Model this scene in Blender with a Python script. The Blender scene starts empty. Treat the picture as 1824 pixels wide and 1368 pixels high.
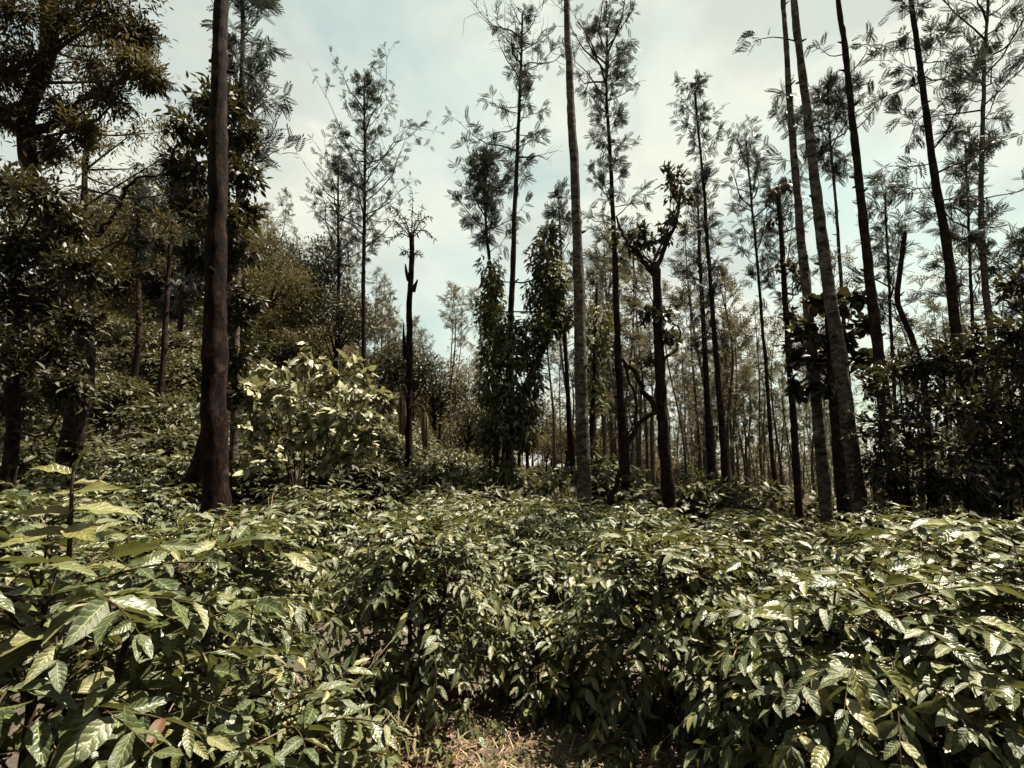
import bpy, math, numpy as np
from mathutils import Vector, Matrix

# ------------------------------------------------------------------ camera, sky, sun, exposure
scene = bpy.context.scene
C = scene.collection
R_ = math.radians
FPX, PITCH, CAMZ = 900.0, R_(9.2), 1.65          # focal length in photo pixels (1824 wide), upward tilt, eye height
cam_d = bpy.data.cameras.new("camera"); cam = bpy.data.objects.new("camera", cam_d); C.objects.link(cam)
cam_d.sensor_width = 36.0; cam_d.lens = 36.0 * FPX / 1824.0
cam_d.clip_start = 0.05; cam_d.clip_end = 3000
cam.location = (0, 0, CAMZ); cam.rotation_euler = (R_(90) + PITCH, 0, 0)
scene.camera = cam

SUN_EL, SUN_AZ = R_(69), R_(66)                  # azimuth clockwise from +Y (ahead): high, from the right
world = bpy.data.worlds.new("World"); scene.world = world; world.use_nodes = True
wn, wl = world.node_tree.nodes, world.node_tree.links
wn.clear()
w_out = wn.new("ShaderNodeOutputWorld"); w_bg = wn.new("ShaderNodeBackground")
sky = wn.new("ShaderNodeTexSky"); sky.sky_type = 'NISHITA'; sky.sun_disc = False
sky.sun_elevation = SUN_EL; sky.sun_rotation = SUN_AZ; sky.dust_density = 2.0; sky.air_density = 1.0
w_bg.inputs[1].default_value = 0.05
w_tc = wn.new("ShaderNodeTexCoord"); w_map = wn.new("ShaderNodeMapping")
w_map.inputs["Scale"].default_value = (1.0, 0.75, 1.9); w_map.inputs["Rotation"].default_value = (0.55, 0.55, -0.5)
w_map.inputs["Location"].default_value = (2.09, 0.05, -0.52)
w_n = wn.new("ShaderNodeTexNoise"); w_n.inputs["Scale"].default_value = 1.55; w_n.inputs["Detail"].default_value = 6
w_n.inputs["Roughness"].default_value = 0.58; w_n.inputs["Distortion"].default_value = 0.7
w_r = wn.new("ShaderNodeValToRGB")
w_r.color_ramp.elements[0].position = 0.33; w_r.color_ramp.elements[0].color = (.42, .42, .42, 1)
w_r.color_ramp.elements[1].position = 0.55; w_r.color_ramp.elements[1].color = (1, 1, 1, 1)
w_n2 = wn.new("ShaderNodeTexNoise"); w_n2.inputs["Scale"].default_value = 3.4; w_n2.inputs["Detail"].default_value = 5
w_n2.inputs["Distortion"].default_value = 0.4
w_r2 = wn.new("ShaderNodeValToRGB")
w_r2.color_ramp.elements[0].position = 0.38; w_r2.color_ramp.elements[0].color = (2.85, 3.03, 2.74, 1)
w_r2.color_ramp.elements[1].position = 0.58; w_r2.color_ramp.elements[1].color = (3.8, 3.86, 3.3, 1)
w_tint = wn.new("ShaderNodeMix"); w_tint.data_type = 'RGBA'; w_tint.blend_type = 'MULTIPLY'; w_tint.inputs[0].default_value = 1.0
w_tint.inputs[7].default_value = (.98, 1.06, .68, 1)
w_mix = wn.new("ShaderNodeMix"); w_mix.data_type = 'RGBA'
wl.new(w_tc.outputs["Generated"], w_map.inputs[0]); wl.new(w_map.outputs[0], w_n.inputs["Vector"]); wl.new(w_map.outputs[0], w_n2.inputs["Vector"])
wl.new(w_n.outputs["Fac"], w_r.inputs[0]); wl.new(w_n2.outputs["Fac"], w_r2.inputs[0])
wl.new(sky.outputs[0], w_tint.inputs[6])
wl.new(w_r.outputs[0], w_mix.inputs[0]); wl.new(w_tint.outputs[2], w_mix.inputs[6]); wl.new(w_r2.outputs[0], w_mix.inputs[7])
wl.new(w_mix.outputs[2], w_bg.inputs[0]); wl.new(w_bg.outputs[0], w_out.inputs[0])

sun_d = bpy.data.lights.new("sun", 'SUN'); sun = bpy.data.objects.new("sun", sun_d); C.objects.link(sun)
sun_d.energy = 5.0; sun_d.angle = R_(0.5); sun_d.color = (1.0, 0.90, 0.72)
_sd = Vector((math.sin(SUN_AZ) * math.cos(SUN_EL), math.cos(SUN_AZ) * math.cos(SUN_EL), math.sin(SUN_EL)))
sun.rotation_euler = (-_sd).to_track_quat('-Z', 'Y').to_euler()
scene.view_settings.view_transform = 'Standard'; scene.view_settings.look = 'None'
scene.view_settings.exposure = 2.3; scene.view_settings.gamma = 1.0
scene.render.engine = 'CYCLES'
cy = scene.cycles
cy.max_bounces = 2; cy.diffuse_bounces = 1; cy.glossy_bounces = 1; cy.transmission_bounces = 1; cy.adaptive_threshold = .03; cy.transparent_max_bounces = 4
cy.volume_bounces = 0; cy.use_denoising = True; cy.sample_clamp_indirect = 4.0

# ------------------------------------------------------------------ helpers
CP, SP = math.cos(PITCH), math.sin(PITCH)
def at(px, py, Y):
    """point of the place that the photo shows at pixel (px, py), standing Y metres ahead"""
    vx, vy = (px - 912.0) / FPX, (684.0 - py) / FPX
    d = np.array([vx, CP - vy * SP, SP + vy * CP])
    return np.array([0, 0, CAMZ]) + d * (Y / d[1])
def proj(P):
    q = P - np.array([0, 0, CAMZ])
    dep = q[:, 1] * CP + q[:, 2] * SP
    u = -q[:, 1] * SP + q[:, 2] * CP
    dd = np.maximum(dep, 1e-3)
    return 912 + FPX * q[:, 0] / dd, 684 - FPX * u / dd, dep
def pxm(Y): return Y / FPX

AZ_K = [-70, -40, -32, -24, -18, -12, -5, 4, 12, 30, 60]
AZ_W = [.60, .74, .70, .52, .36, .20, .10, .03, -.06, -.13, -.15]
def gz(x, y):
    x = np.asarray(x, float); y = np.asarray(y, float)
    a = np.degrees(np.arctan2(x, np.maximum(y, .5)))
    w = np.interp(a, AZ_K, AZ_W)
    s = np.log1p(np.exp(np.clip((y - 9.0) / 1.5, -30, 30))) * 1.5
    z = w * 60 * (1 - np.exp(-s / 60))
    z = z + 0.04 * np.sin(x * 1.7 + 1) * np.sin(y * 1.3) + 0.25 * np.sin(x * .21 + 2) * np.sin(y * .17) * np.clip(s / 10, 0, 1)
    return z

def norm(v):
    v = np.asarray(v, float)
    return v / np.maximum(np.linalg.norm(v, axis=-1, keepdims=True), 1e-9)
def basis(d, n, s):
    """(K,3,3) matrices with y along d, z near n; s = scale (K,) or (K,3)"""
    d = norm(d); sx = norm(np.cross(d, n)); n2 = np.cross(sx, d)
    M = np.stack([sx, d, n2], axis=-1)
    s = np.asarray(s, float)
    return M * (s[:, None, None] if s.ndim == 1 else s[:, None, :])
def inst(t, M, T, var):
    tv, tf, tu = t
    K, n = len(M), len(tv)
    V = (np.einsum('kij,nj->kni', M, tv) + T[:, None, :]).reshape(-1, 3)
    F = (tf[None] + (np.arange(K) * n)[:, None, None]).reshape(-1, 3)
    return V, F, np.tile(tu, (K, 1)), np.repeat(var, n)
def build(name, chunks, mat, origin=(0, 0, 0), parent=None, smooth=True):
    off, Vs, Fs, Us, Rs = 0, [], [], [], []
    for V, F, U, r in chunks:
        Vs.append(V); Fs.append(F + off); Us.append(U); Rs.append(r); off += len(V)
    V = np.concatenate(Vs) - np.asarray(origin, float); F = np.concatenate(Fs); U = np.concatenate(Us); r = np.concatenate(Rs)
    me = bpy.data.meshes.new(name)
    me.vertices.add(len(V)); me.vertices.foreach_set("co", V.astype(np.float32).ravel())
    me.loops.add(F.size); me.loops.foreach_set("vertex_index", F.astype(np.int32).ravel())
    me.polygons.add(len(F)); me.polygons.foreach_set("loop_start", np.arange(0, F.size, 3, dtype=np.int32))
    me.polygons.foreach_set("loop_total", np.full(len(F), 3, dtype=np.int32))
    if smooth: me.polygons.foreach_set("use_smooth", np.ones(len(F), bool))
    uv = me.uv_layers.new(name="UVMap"); uv.data.foreach_set("uv", U[F.ravel()].astype(np.float32).ravel())
    at_ = me.attributes.new("var", 'FLOAT', 'POINT'); at_.data.foreach_set("value", r.astype(np.float32))
    me.update(calc_edges=True)
    me.materials.append(mat)
    o = bpy.data.objects.new(name, me); C.objects.link(o)
    if parent is not None: o.parent = parent
    return o
def tag(o, label=None, cat=None, group=None, kind=None):
    if label: o["label"] = label
    if cat: o["category"] = cat
    if group: o["group"] = group
    if kind: o["kind"] = kind
    return o
def thing(name, label, cat, loc, group=None):
    e = bpy.data.objects.new(name, None); C.objects.link(e)
    e.location = [float(v) for v in loc]; e.empty_display_size = .2
    return tag(e, label, cat, group)
def copy_tree(root, loc, rz=0.0, s=1.0, label=None):
    r = root.copy(); C.objects.link(r)
    r.location = [float(v) for v in loc]; r.rotation_euler = (0, 0, rz); r.scale = (s, s, s)
    if label: r["label"] = label
    for ch in root.children:
        c = ch.copy(); C.objects.link(c); c.parent = r
    return r

def resample(P, n):
    P = np.asarray(P, float)
    if len(P) == 2:
        t = np.linspace(0, 1, n)[:, None]; return P[0] * (1 - t) + P[1] * t
    L = np.concatenate([[0], np.cumsum(np.linalg.norm(np.diff(P, axis=0), axis=1))])
    Q = np.vstack([2 * P[0] - P[1], P, 2 * P[-1] - P[-2]])
    out = []
    for s in np.linspace(0, L[-1], n):
        i = min(max(np.searchsorted(L, s) - 1, 0), len(P) - 2)
        t = (s - L[i]) / max(L[i + 1] - L[i], 1e-9)
        p0, p1, p2, p3 = Q[i], Q[i + 1], Q[i + 2], Q[i + 3]
        out.append(.5 * ((2 * p1) + (-p0 + p2) * t + (2 * p0 - 5 * p1 + 4 * p2 - p3) * t * t + (-p0 + 3 * p1 - 3 * p2 + p3) * t ** 3))
    return np.array(out)
def tube(P, r, sides=8, rough=0.0, rng=None, var=0.0):
    """tapered tube along the points P with radii r"""
    P = np.asarray(P, float); n = len(P); r = np.asarray(r, float) * np.ones(n)
    T = norm(np.gradient(P, axis=0))
    ref = np.array([1., 0, 0]) if abs(T[:, 0]).mean() < .8 else np.array([0, 0, 1.])
    A = norm(np.cross(T, ref)); B = np.cross(T, A)
    th = np.linspace(0, 2 * np.pi, sides, endpoint=False)
    rr = r[:, None] * np.ones((1, sides))
    if rough and rng is not None:
        L = np.concatenate([[0], np.cumsum(np.linalg.norm(np.diff(P, axis=0), axis=1))])
        f = np.zeros((n, sides))
        for k in range(6):
            f += np.sin(th[None] * rng.integers(1, 5) + L[:, None] * rng.uniform(1.5, 9) + rng.uniform(0, 6.3)) / 3
        f += rng.normal(0, .55, (n, 1)) + rng.normal(0, .35, (n, sides))
        rr = rr * (1 + rough * f)
    V = P[:, None] + rr[..., None] * (np.cos(th)[None, :, None] * A[:, None] + np.sin(th)[None, :, None] * B[:, None])
    V = V.reshape(-1, 3)
    i = np.arange(n - 1)[:, None] * sides; j = np.arange(sides)[None]; j2 = (j + 1) % sides
    a, b, c, d = (i + j).ravel(), (i + j2).ravel(), (i + sides + j2).ravel(), (i + sides + j).ravel()
    F = np.concatenate([np.stack([a, b, c], 1), np.stack([a, c, d], 1)])
    V = np.vstack([V, P[-1] + T[-1] * r[-1] * .6]); tip = len(V) - 1
    k = (n - 1) * sides + np.arange(sides); k2 = (n - 1) * sides + (np.arange(sides) + 1) % sides
    F = np.vstack([F, np.stack([k, k2, np.full(sides, tip)], 1)])
    U = np.zeros((len(V), 2)); U[:-1, 0] = np.tile(th / 6.283, n); U[:-1, 1] = np.repeat(np.linspace(0, 1, n), sides)
    return V, F, U, np.full(len(V), var)

# ------------------------------------------------------------------ materials
def new_mat(name):
    m = bpy.data.materials.new(name); m.use_nodes = True
    nt = m.node_tree; nt.nodes.clear()
    return m, nt.nodes, nt.links
def N(nodes, typ, **kw):
    n = nodes.new(typ)
    for k, v in kw.items(): setattr(n, k, v)
    return n
def mth(nodes, links, op, a, b=None):
    n = nodes.new("ShaderNodeMath"); n.operation = op
    for i, v in enumerate((a, b)):
        if v is None: continue
        if isinstance(v, (int, float)): n.inputs[i].default_value = v
        else: links.new(v, n.inputs[i])
    return n.outputs[0]
def ramp(nodes, links, fac, stops):
    n = nodes.new("ShaderNodeValToRGB"); cr = n.color_ramp
    while len(cr.elements) < len(stops): cr.elements.new(.5)
    for e, (p, c) in zip(cr.elements, stops):
        e.position = p; e.color = (*c, 1)
    links.new(fac, n.inputs[0]); return n.outputs[0]

def leaf_mat(name, stops, trans=(.2, .22, .05), tfac=.22, rough=.4, spec=.5, veins=False, bump=.5, k=.4):
    stops = [(p, tuple(v * k for v in c)) for p, c in stops]
    m, n, l = new_mat(name)
    out = N(n, "ShaderNodeOutputMaterial"); bs = N(n, "ShaderNodeBsdfPrincipled"); tr = N(n, "ShaderNodeBsdfTranslucent"); mx = N(n, "ShaderNodeMixShader")
    oi = N(n, "ShaderNodeObjectInfo"); av = N(n, "ShaderNodeAttribute", attribute_name="var")
    f = mth(n, l, 'FRACT', mth(n, l, 'ADD', oi.outputs["Random"], av.outputs["Fac"]))
    col = ramp(n, l, f, stops)
    tc = N(n, "ShaderNodeTexCoord")
    nz = N(n, "ShaderNodeTexNoise"); nz.inputs["Scale"].default_value = 9.0; nz.inputs["Detail"].default_value = 3
    l.new(tc.outputs["Object"], nz.inputs["Vector"])
    hs = N(n, "ShaderNodeHueSaturation"); l.new(col, hs.inputs["Color"])
    l.new(mth(n, l, 'ADD', mth(n, l, 'MULTIPLY', nz.outputs["Fac"], .5), .75), hs.inputs["Value"])
    cout = hs.outputs[0]
    if veins:
        sp = ramp(n, l, nz.outputs["Fac"], [(.64, (0, 0, 0)), (.70, (.5, .5, .5))])
        ms = N(n, "ShaderNodeMix", data_type='RGBA'); l.new(sp, ms.inputs[0]); l.new(cout, ms.inputs[6]); ms.inputs[7].default_value = (.10, .07, .025, 1); cout = ms.outputs[2]
        uv = N(n, "ShaderNodeSeparateXYZ"); l.new(tc.outputs["UV"], uv.inputs[0])
        a = mth(n, l, 'ABSOLUTE', mth(n, l, 'SUBTRACT', uv.outputs[0], .5))
        ph = mth(n, l, 'ADD', mth(n, l, 'SUBTRACT', mth(n, l, 'MULTIPLY', mth(n, l, 'POWER', uv.outputs[1], .85), 7.5), mth(n, l, 'MULTIPLY', a, 3.2)), mth(n, l, 'MULTIPLY', nz.outputs["Fac"], 1.3))
        w = mth(n, l, 'SINE', mth(n, l, 'MULTIPLY', ph, 6.283))
        wv = mth(n, l, 'ADD', mth(n, l, 'MULTIPLY', w, .5), .5)
        rib = mth(n, l, 'POWER', wv, 8.0)
        mid = mth(n, l, 'LESS_THAN', a, .022)
        vein = mth(n, l, 'MAXIMUM', mth(n, l, 'MULTIPLY', rib, .45), mth(n, l, 'MULTIPLY', mid, .8))
        mc = N(n, "ShaderNodeMix", data_type='RGBA'); l.new(mth(n, l, 'MULTIPLY', vein, .55), mc.inputs[0]); l.new(cout, mc.inputs[6])
        mc.inputs[7].default_value = (.26, .28, .11, 1); cout = mc.outputs[2]
        bp = N(n, "ShaderNodeBump"); bp.inputs["Strength"].default_value = bump; bp.inputs["Distance"].default_value = .004
        h = mth(n, l, 'SUBTRACT', mth(n, l, 'MULTIPLY', mth(n, l, 'SUBTRACT', 1.0, mth(n, l, 'POWER', wv, 3.0)), 1.0), mth(n, l, 'MULTIPLY', mid, .8))
        l.new(h, bp.inputs["Height"]); l.new(bp.outputs[0], bs.inputs["Normal"])
    l.new(cout, bs.inputs["Base Color"])
    bs.inputs["Specular IOR Level"].default_value = spec
    l.new(mth(n, l, 'ADD', mth(n, l, 'MULTIPLY', mth(n, l, 'FRACT', mth(n, l, 'MULTIPLY', f, 7.31)), .30), rough - .13), bs.inputs["Roughness"])
    tr.inputs[0].default_value = (*(v * k for v in trans), 1)
    mx.inputs[0].default_value = tfac
    l.new(bs.outputs[0], mx.inputs[1]); l.new(tr.outputs[0], mx.inputs[2]); l.new(mx.outputs[0], out.inputs[0])
    return m
def bark_mat(name, stops, sc=(7, 7, 26), bump=.6, lichen=None, lich_amt=.6, dim=.36):
    stops = [(p, tuple(v * dim for v in c)) for p, c in stops]; lichen = tuple(v * dim for v in lichen) if lichen else None
    m, n, l = new_mat(name)
    out = N(n, "ShaderNodeOutputMaterial"); bs = N(n, "ShaderNodeBsdfPrincipled")
    tc = N(n, "ShaderNodeTexCoord"); mp = N(n, "ShaderNodeMapping"); mp.inputs["Scale"].default_value = sc
    l.new(tc.outputs["Object"], mp.inputs[0])
    nz = N(n, "ShaderNodeTexNoise"); nz.inputs["Scale"].default_value = 1.0; nz.inputs["Detail"].default_value = 6; nz.inputs["Roughness"].default_value = .75
    l.new(mp.outputs[0], nz.inputs["Vector"])
    col = ramp(n, l, nz.outputs["Fac"], stops)
    if lichen:
        n2 = N(n, "ShaderNodeTexNoise"); n2.inputs["Scale"].default_value = 6.0; n2.inputs["Detail"].default_value = 7; n2.inputs["Roughness"].default_value = .7
        l.new(tc.outputs["Object"], n2.inputs["Vector"])
        fr = ramp(n, l, n2.outputs["Fac"], [(.56, (0, 0, 0)), (.66, (lich_amt,) * 3)])
        mc = N(n, "ShaderNodeMix", data_type='RGBA'); l.new(fr, mc.inputs[0]); l.new(col, mc.inputs[6]); mc.inputs[7].default_value = (*lichen, 1)
        col = mc.outputs[2]
    l.new(col, bs.inputs["Base Color"]); bs.inputs["Roughness"].default_value = .95; bs.inputs["Specular IOR Level"].default_value = .06
    bp = N(n, "ShaderNodeBump"); bp.inputs["Strength"].default_value = bump; bp.inputs["Distance"].default_value = .03
    l.new(nz.outputs["Fac"], bp.inputs["Height"]); l.new(bp.outputs[0], bs.inputs["Normal"]); l.new(bs.outputs[0], out.inputs[0])
    return m

M_COFFEE = leaf_mat("coffee_leaf", [(0, (.026, .042, .017)), (.45, (.047, .065, .025)), (.80, (.084, .098, .037)), (.93, (.15, .147, .06)), (1, (.25, .23, .095))],
                    trans=(.23, .24, .06), tfac=.16, rough=.43, spec=.36, veins=True, bump=.32, k=.56)
M_YOUNG = leaf_mat("young_coffee_leaf", [(0, (.15, .16, .045)), (.6, (.22, .22, .06)), (1, (.28, .26, .08))], trans=(.40, .36, .08), tfac=.30, rough=.4, veins=True)
M_FIELD = leaf_mat("field_leaf", [(0, (.028, .034, .016)), (.4, (.055, .060, .028)), (.8, (.10, .098, .046)), (1, (.19, .17, .08))], trans=(.2, .2, .06), tfac=.18, rough=.55, spec=.22, k=.45)
M_PALE = leaf_mat("pale_shrub_leaf", [(0, (.06, .064, .034)), (.4, (.115, .112, .062)), (.8, (.18, .17, .095)), (1, (.22, .205, .12))], trans=(.20, .19, .08), tfac=.2, rough=.45, veins=True, bump=.3, k=1.1)
M_DARK = leaf_mat("dark_evergreen_leaf", [(0, (.014, .016, .008)), (.5, (.030, .031, .013)), (.9, (.055, .052, .022)), (1, (.10, .092, .04))], trans=(.10, .09, .025), tfac=.13, rough=.55, spec=.25, k=.55)
M_OLIVE = leaf_mat("olive_brown_leaf", [(0, (.034, .029, .015)), (.5, (.068, .056, .028)), (.85, (.105, .086, .042)), (1, (.15, .125, .06))], trans=(.17, .14, .05), tfac=.2, rough=.7, spec=.12, k=.6)
M_FROND = leaf_mat("feathery_leaf", [(0, (.020, .026, .021)), (.5, (.034, .041, .033)), (1, (.058, .062, .045))], trans=(.07, .085, .06), tfac=.2, rough=.5, spec=.3)
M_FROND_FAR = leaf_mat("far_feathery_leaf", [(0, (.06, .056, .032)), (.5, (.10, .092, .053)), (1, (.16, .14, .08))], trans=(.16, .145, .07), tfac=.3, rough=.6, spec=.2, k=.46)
M_VINE = leaf_mat("vine_leaf", [(0, (.026, .030, .013)), (.5, (.052, .056, .024)), (.9, (.10, .10, .044)), (1, (.16, .15, .07))], trans=(.14, .14, .035), tfac=.2, rough=.6, spec=.12, k=.75)
M_DRY = leaf_mat("dead_leaf", [(0, (.08, .042, .022)), (.5, (.15, .085, .045)), (1, (.26, .18, .10))], trans=(.12, .05, .02), tfac=.1, rough=.7, spec=.2)
M_GRASS = leaf_mat("grass_blade", [(0, (.10, .10, .045)), (.5, (.20, .17, .085)), (1, (.36, .29, .16))], trans=(.3, .26, .1), tfac=.2, rough=.6, spec=.25, k=.6)
M_STRAW = leaf_mat("straw", [(0, (.17, .11, .065)), (.5, (.28, .185, .115)), (1, (.42, .31, .21))], trans=(.3, .2, .1), tfac=.1, rough=.8, spec=.2, k=.55)
M_BARK = bark_mat("grey_ringed_bark", [(.36, (.016, .010, .008)), (.46, (.075, .058, .047)), (.58, (.17, .145, .12)), (.70, (.27, .24, .21))], sc=(6, 6, 14), bump=.9, lichen=(.42, .40, .36), lich_amt=.7, dim=.42)
M_BARK_D = bark_mat("dark_bark", [(.34, (.012, .007, .006)), (.5, (.052, .032, .025)), (.68, (.15, .105, .085))], sc=(8, 8, 10), bump=.9, lichen=(.22, .19, .16), lich_amt=.4, dim=.22)
M_BARK_RED = bark_mat("red_brown_bark", [(.34, (.006, .003, .003)), (.5, (.030, .015, .012)), (.66, (.115, .072, .06))], sc=(12, 12, 4.5), bump=.9, lichen=(.26, .19, .16), lich_amt=.45, dim=.2)
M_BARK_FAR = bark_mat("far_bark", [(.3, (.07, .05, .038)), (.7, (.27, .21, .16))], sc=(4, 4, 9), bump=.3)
M_TWIG = bark_mat("twig_bark", [(.3, (.035, .024, .018)), (.7, (.11, .08, .055))], sc=(20, 20, 20), bump=.2)
M_TWIG_G = bark_mat("green_twig", [(.3, (.05, .038, .022)), (.7, (.13, .10, .055))], sc=(20, 20, 20), bump=.2)
M_DEADTWIG = bark_mat("dead_twig", [(.3, (.25, .18, .12)), (.7, (.55, .42, .30))], sc=(20, 20, 20), bump=.2)
M_BERRY = leaf_mat("berry", [(0, (.10, .11, .035)), (.8, (.18, .17, .06)), (.96, (.22, .16, .06)), (1, (.25, .03, .02))], trans=(.1, .1, .03), tfac=.05, rough=.3)
M_TASSEL = bark_mat("tassel", [(.3, (.12, .085, .05)), (.7, (.40, .29, .17))], sc=(40, 40, 6), bump=.5)

def ground_mat():
    m, n, l = new_mat("soil_and_litter")
    out = N(n, "ShaderNodeOutputMaterial"); bs = N(n, "ShaderNodeBsdfPrincipled"); tc = N(n, "ShaderNodeTexCoord")
    a = N(n, "ShaderNodeTexNoise"); a.inputs["Scale"].default_value = 26; a.inputs["Detail"].default_value = 9; a.inputs["Roughness"].default_value = .7
    b = N(n, "ShaderNodeTexNoise"); b.inputs["Scale"].default_value = .8; b.inputs["Detail"].default_value = 6
    l.new(tc.outputs["Object"], a.inputs["Vector"]); l.new(tc.outputs["Object"], b.inputs["Vector"])
    c1 = ramp(n, l, a.outputs["Fac"], [(.32, (.012, .008, .006)), (.5, (.034, .022, .015)), (.7, (.09, .062, .042))])
    c2 = ramp(n, l, a.outputs["Fac"], [(.32, (.012, .011, .005)), (.6, (.033, .029, .014)), (.75, (.06, .052, .027))])
    f = ramp(n, l, b.outputs["Fac"], [(.42, (0, 0, 0)), (.6, (1, 1, 1))])
    mc = N(n, "ShaderNodeMix", data_type='RGBA'); l.new(f, mc.inputs[0]); l.new(c1, mc.inputs[6]); l.new(c2, mc.inputs[7])
    l.new(mc.outputs[2], bs.inputs["Base Color"]); bs.inputs["Roughness"].default_value = .95
    bp = N(n, "ShaderNodeBump"); bp.inputs["Strength"].default_value = .8; bp.inputs["Distance"].default_value = .04
    l.new(a.outputs["Fac"], bp.inputs["Height"]); l.new(bp.outputs[0], bs.inputs["Normal"]); l.new(bs.outputs[0], out.inputs[0])
    return m
M_SOIL = ground_mat()

# ------------------------------------------------------------------ ground
def make_ground():
    xs = np.concatenate([np.linspace(-900, -90, 10), np.linspace(-80, -14, 34), np.linspace(-12, 12, 81), np.linspace(14, 80, 34), np.linspace(90, 900, 10)])
    ys = np.concatenate([np.linspace(-300, -10, 6), np.linspace(-6, 14, 81), np.linspace(15, 100, 60), np.linspace(110, 1500, 16)])
    X, Y = np.meshgrid(xs, ys)
    V = np.stack([X, Y, gz(X, Y)], -1).reshape(-1, 3)
    near = (np.abs(V[:, 0]) < 12) & (V[:, 1] < 14)
    V[near, 2] += np.random.default_rng(5).normal(0, .012, near.sum())
    nx, ny = len(xs), len(ys)
    i = np.arange(ny - 1)[:, None] * nx; j = np.arange(nx - 1)[None]
    a = (i + j).ravel(); F = np.concatenate([np.stack([a, a + 1, a + nx + 1], 1), np.stack([a, a + nx + 1, a + nx], 1)])
    tag(build("ground", [(V, F, V[:, :2] * .1, np.zeros(len(V)))], M_SOIL), kind="structure")
make_ground()

# ------------------------------------------------------------------ leaf shapes: y along the leaf, z its upper side
def leaf_tmpl(ns, nc, width, droop, fold, wave, rng=None, tipx=1.25, curl=0.0, petiole=.0):
    V, U = [], []
    ph = rng.uniform(0, 6.3) if rng is not None else 0.
    for i in range(ns + 1):
        t = i / ns
        w = width * math.sin(math.pi * min(1, (t ** .85))) ** .8 * (1 - .22 * t) if 0 < t < 1 else 0
        if i == 1: w = max(w, width * .45)
        for j in range(nc + 1):
            s = j / nc * 2 - 1
            x = s * w * .5 + curl * t * t
            z = fold * abs(s) * w * .5 - droop * t * t + wave * w * s * s * math.sin(t * 15 + ph + (1.5 if s > 0 else 0))
            V.append((x, petiole + t * (1 - petiole) + (.03 * width * math.sin(t * 19 + ph) if abs(s) == 1 else 0), z)); U.append((j / nc, t))
    F = []
    for i in range(ns):
        for j in range(nc):
            a = i * (nc + 1) + j; b, c, d = a + 1, a + nc + 2, a + nc + 1
            if i == 0: F.append((a, c, d))
            elif i == ns - 1: F.append((a, b, c))
            else: F += [(a, b, c), (a, c, d)]
    return np.array(V), np.array(F), np.array(U)
rngT = np.random.default_rng(3)
T_COFFEE = [leaf_tmpl(7, 4, rngT.uniform(.38, .47), rngT.uniform(.02, .32), rngT.uniform(.18, .5), rngT.uniform(.05, .11), rngT, curl=rngT.uniform(-.12, .12)) for _ in range(8)]
T_MID = [leaf_tmpl(4, 2, .42, d, .35, .05, rngT) for d in (.08, .25)]
T_BROAD = [leaf_tmpl(6, 4, rngT.uniform(.58, .7), rngT.uniform(.1, .35), rngT.uniform(.1, .35), .06, rngT) for _ in range(4)]
T_LOW = leaf_tmpl(3, 2, .42, .12, .3, 0)                      # 8 triangles
T_NARROW = leaf_tmpl(3, 2, .26, .12, .3, 0)
T_ROUND = leaf_tmpl(4, 2, .85, .15, .2, .04, rngT)
def frond_tmpl(pairs, wid, lean=.55, droop=.28):
    V, F, U = [], [], []
    def dia(p, d, ln, w):
        d = norm(np.array(d)); s = np.array([d[1], -d[0], 0]) * w
        b = len(V); V.extend([p, p + d * ln * .5 + s, p + d * ln + np.array([0, 0, -.12 * ln]), p + d * ln * .5 - s])
        U.extend([(.5, 0), (1, .5), (.5, 1), (0, .5)]); F.extend([(b, b + 1, b + 2), (b, b + 2, b + 3)])
    for k in range(pairs):
        t = .12 + .8 * k / pairs
        z = -droop * t * t; ln = .42 * (1 - .55 * abs(t - .4))
        for sgn in (-1, 1): dia(np.array([0, t, z]), (sgn * .8, lean, 0), ln, wid)
    dia(np.array([0, .9, -droop * .8]), (0, 1, 0), .28, wid)
    b = len(V); V.extend([np.array([-.012, 0, 0]), np.array([.012, 0, 0]), np.array([0, 1., -droop])]); U.extend([(0, 0), (1, 0), (.5, 1)]); F.append((b, b + 1, b + 2))
    return np.array(V), np.array(F), np.array(U)
T_FROND = frond_tmpl(6, .042, .95); T_FROND_LO = frond_tmpl(3, .07, .9)

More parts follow.
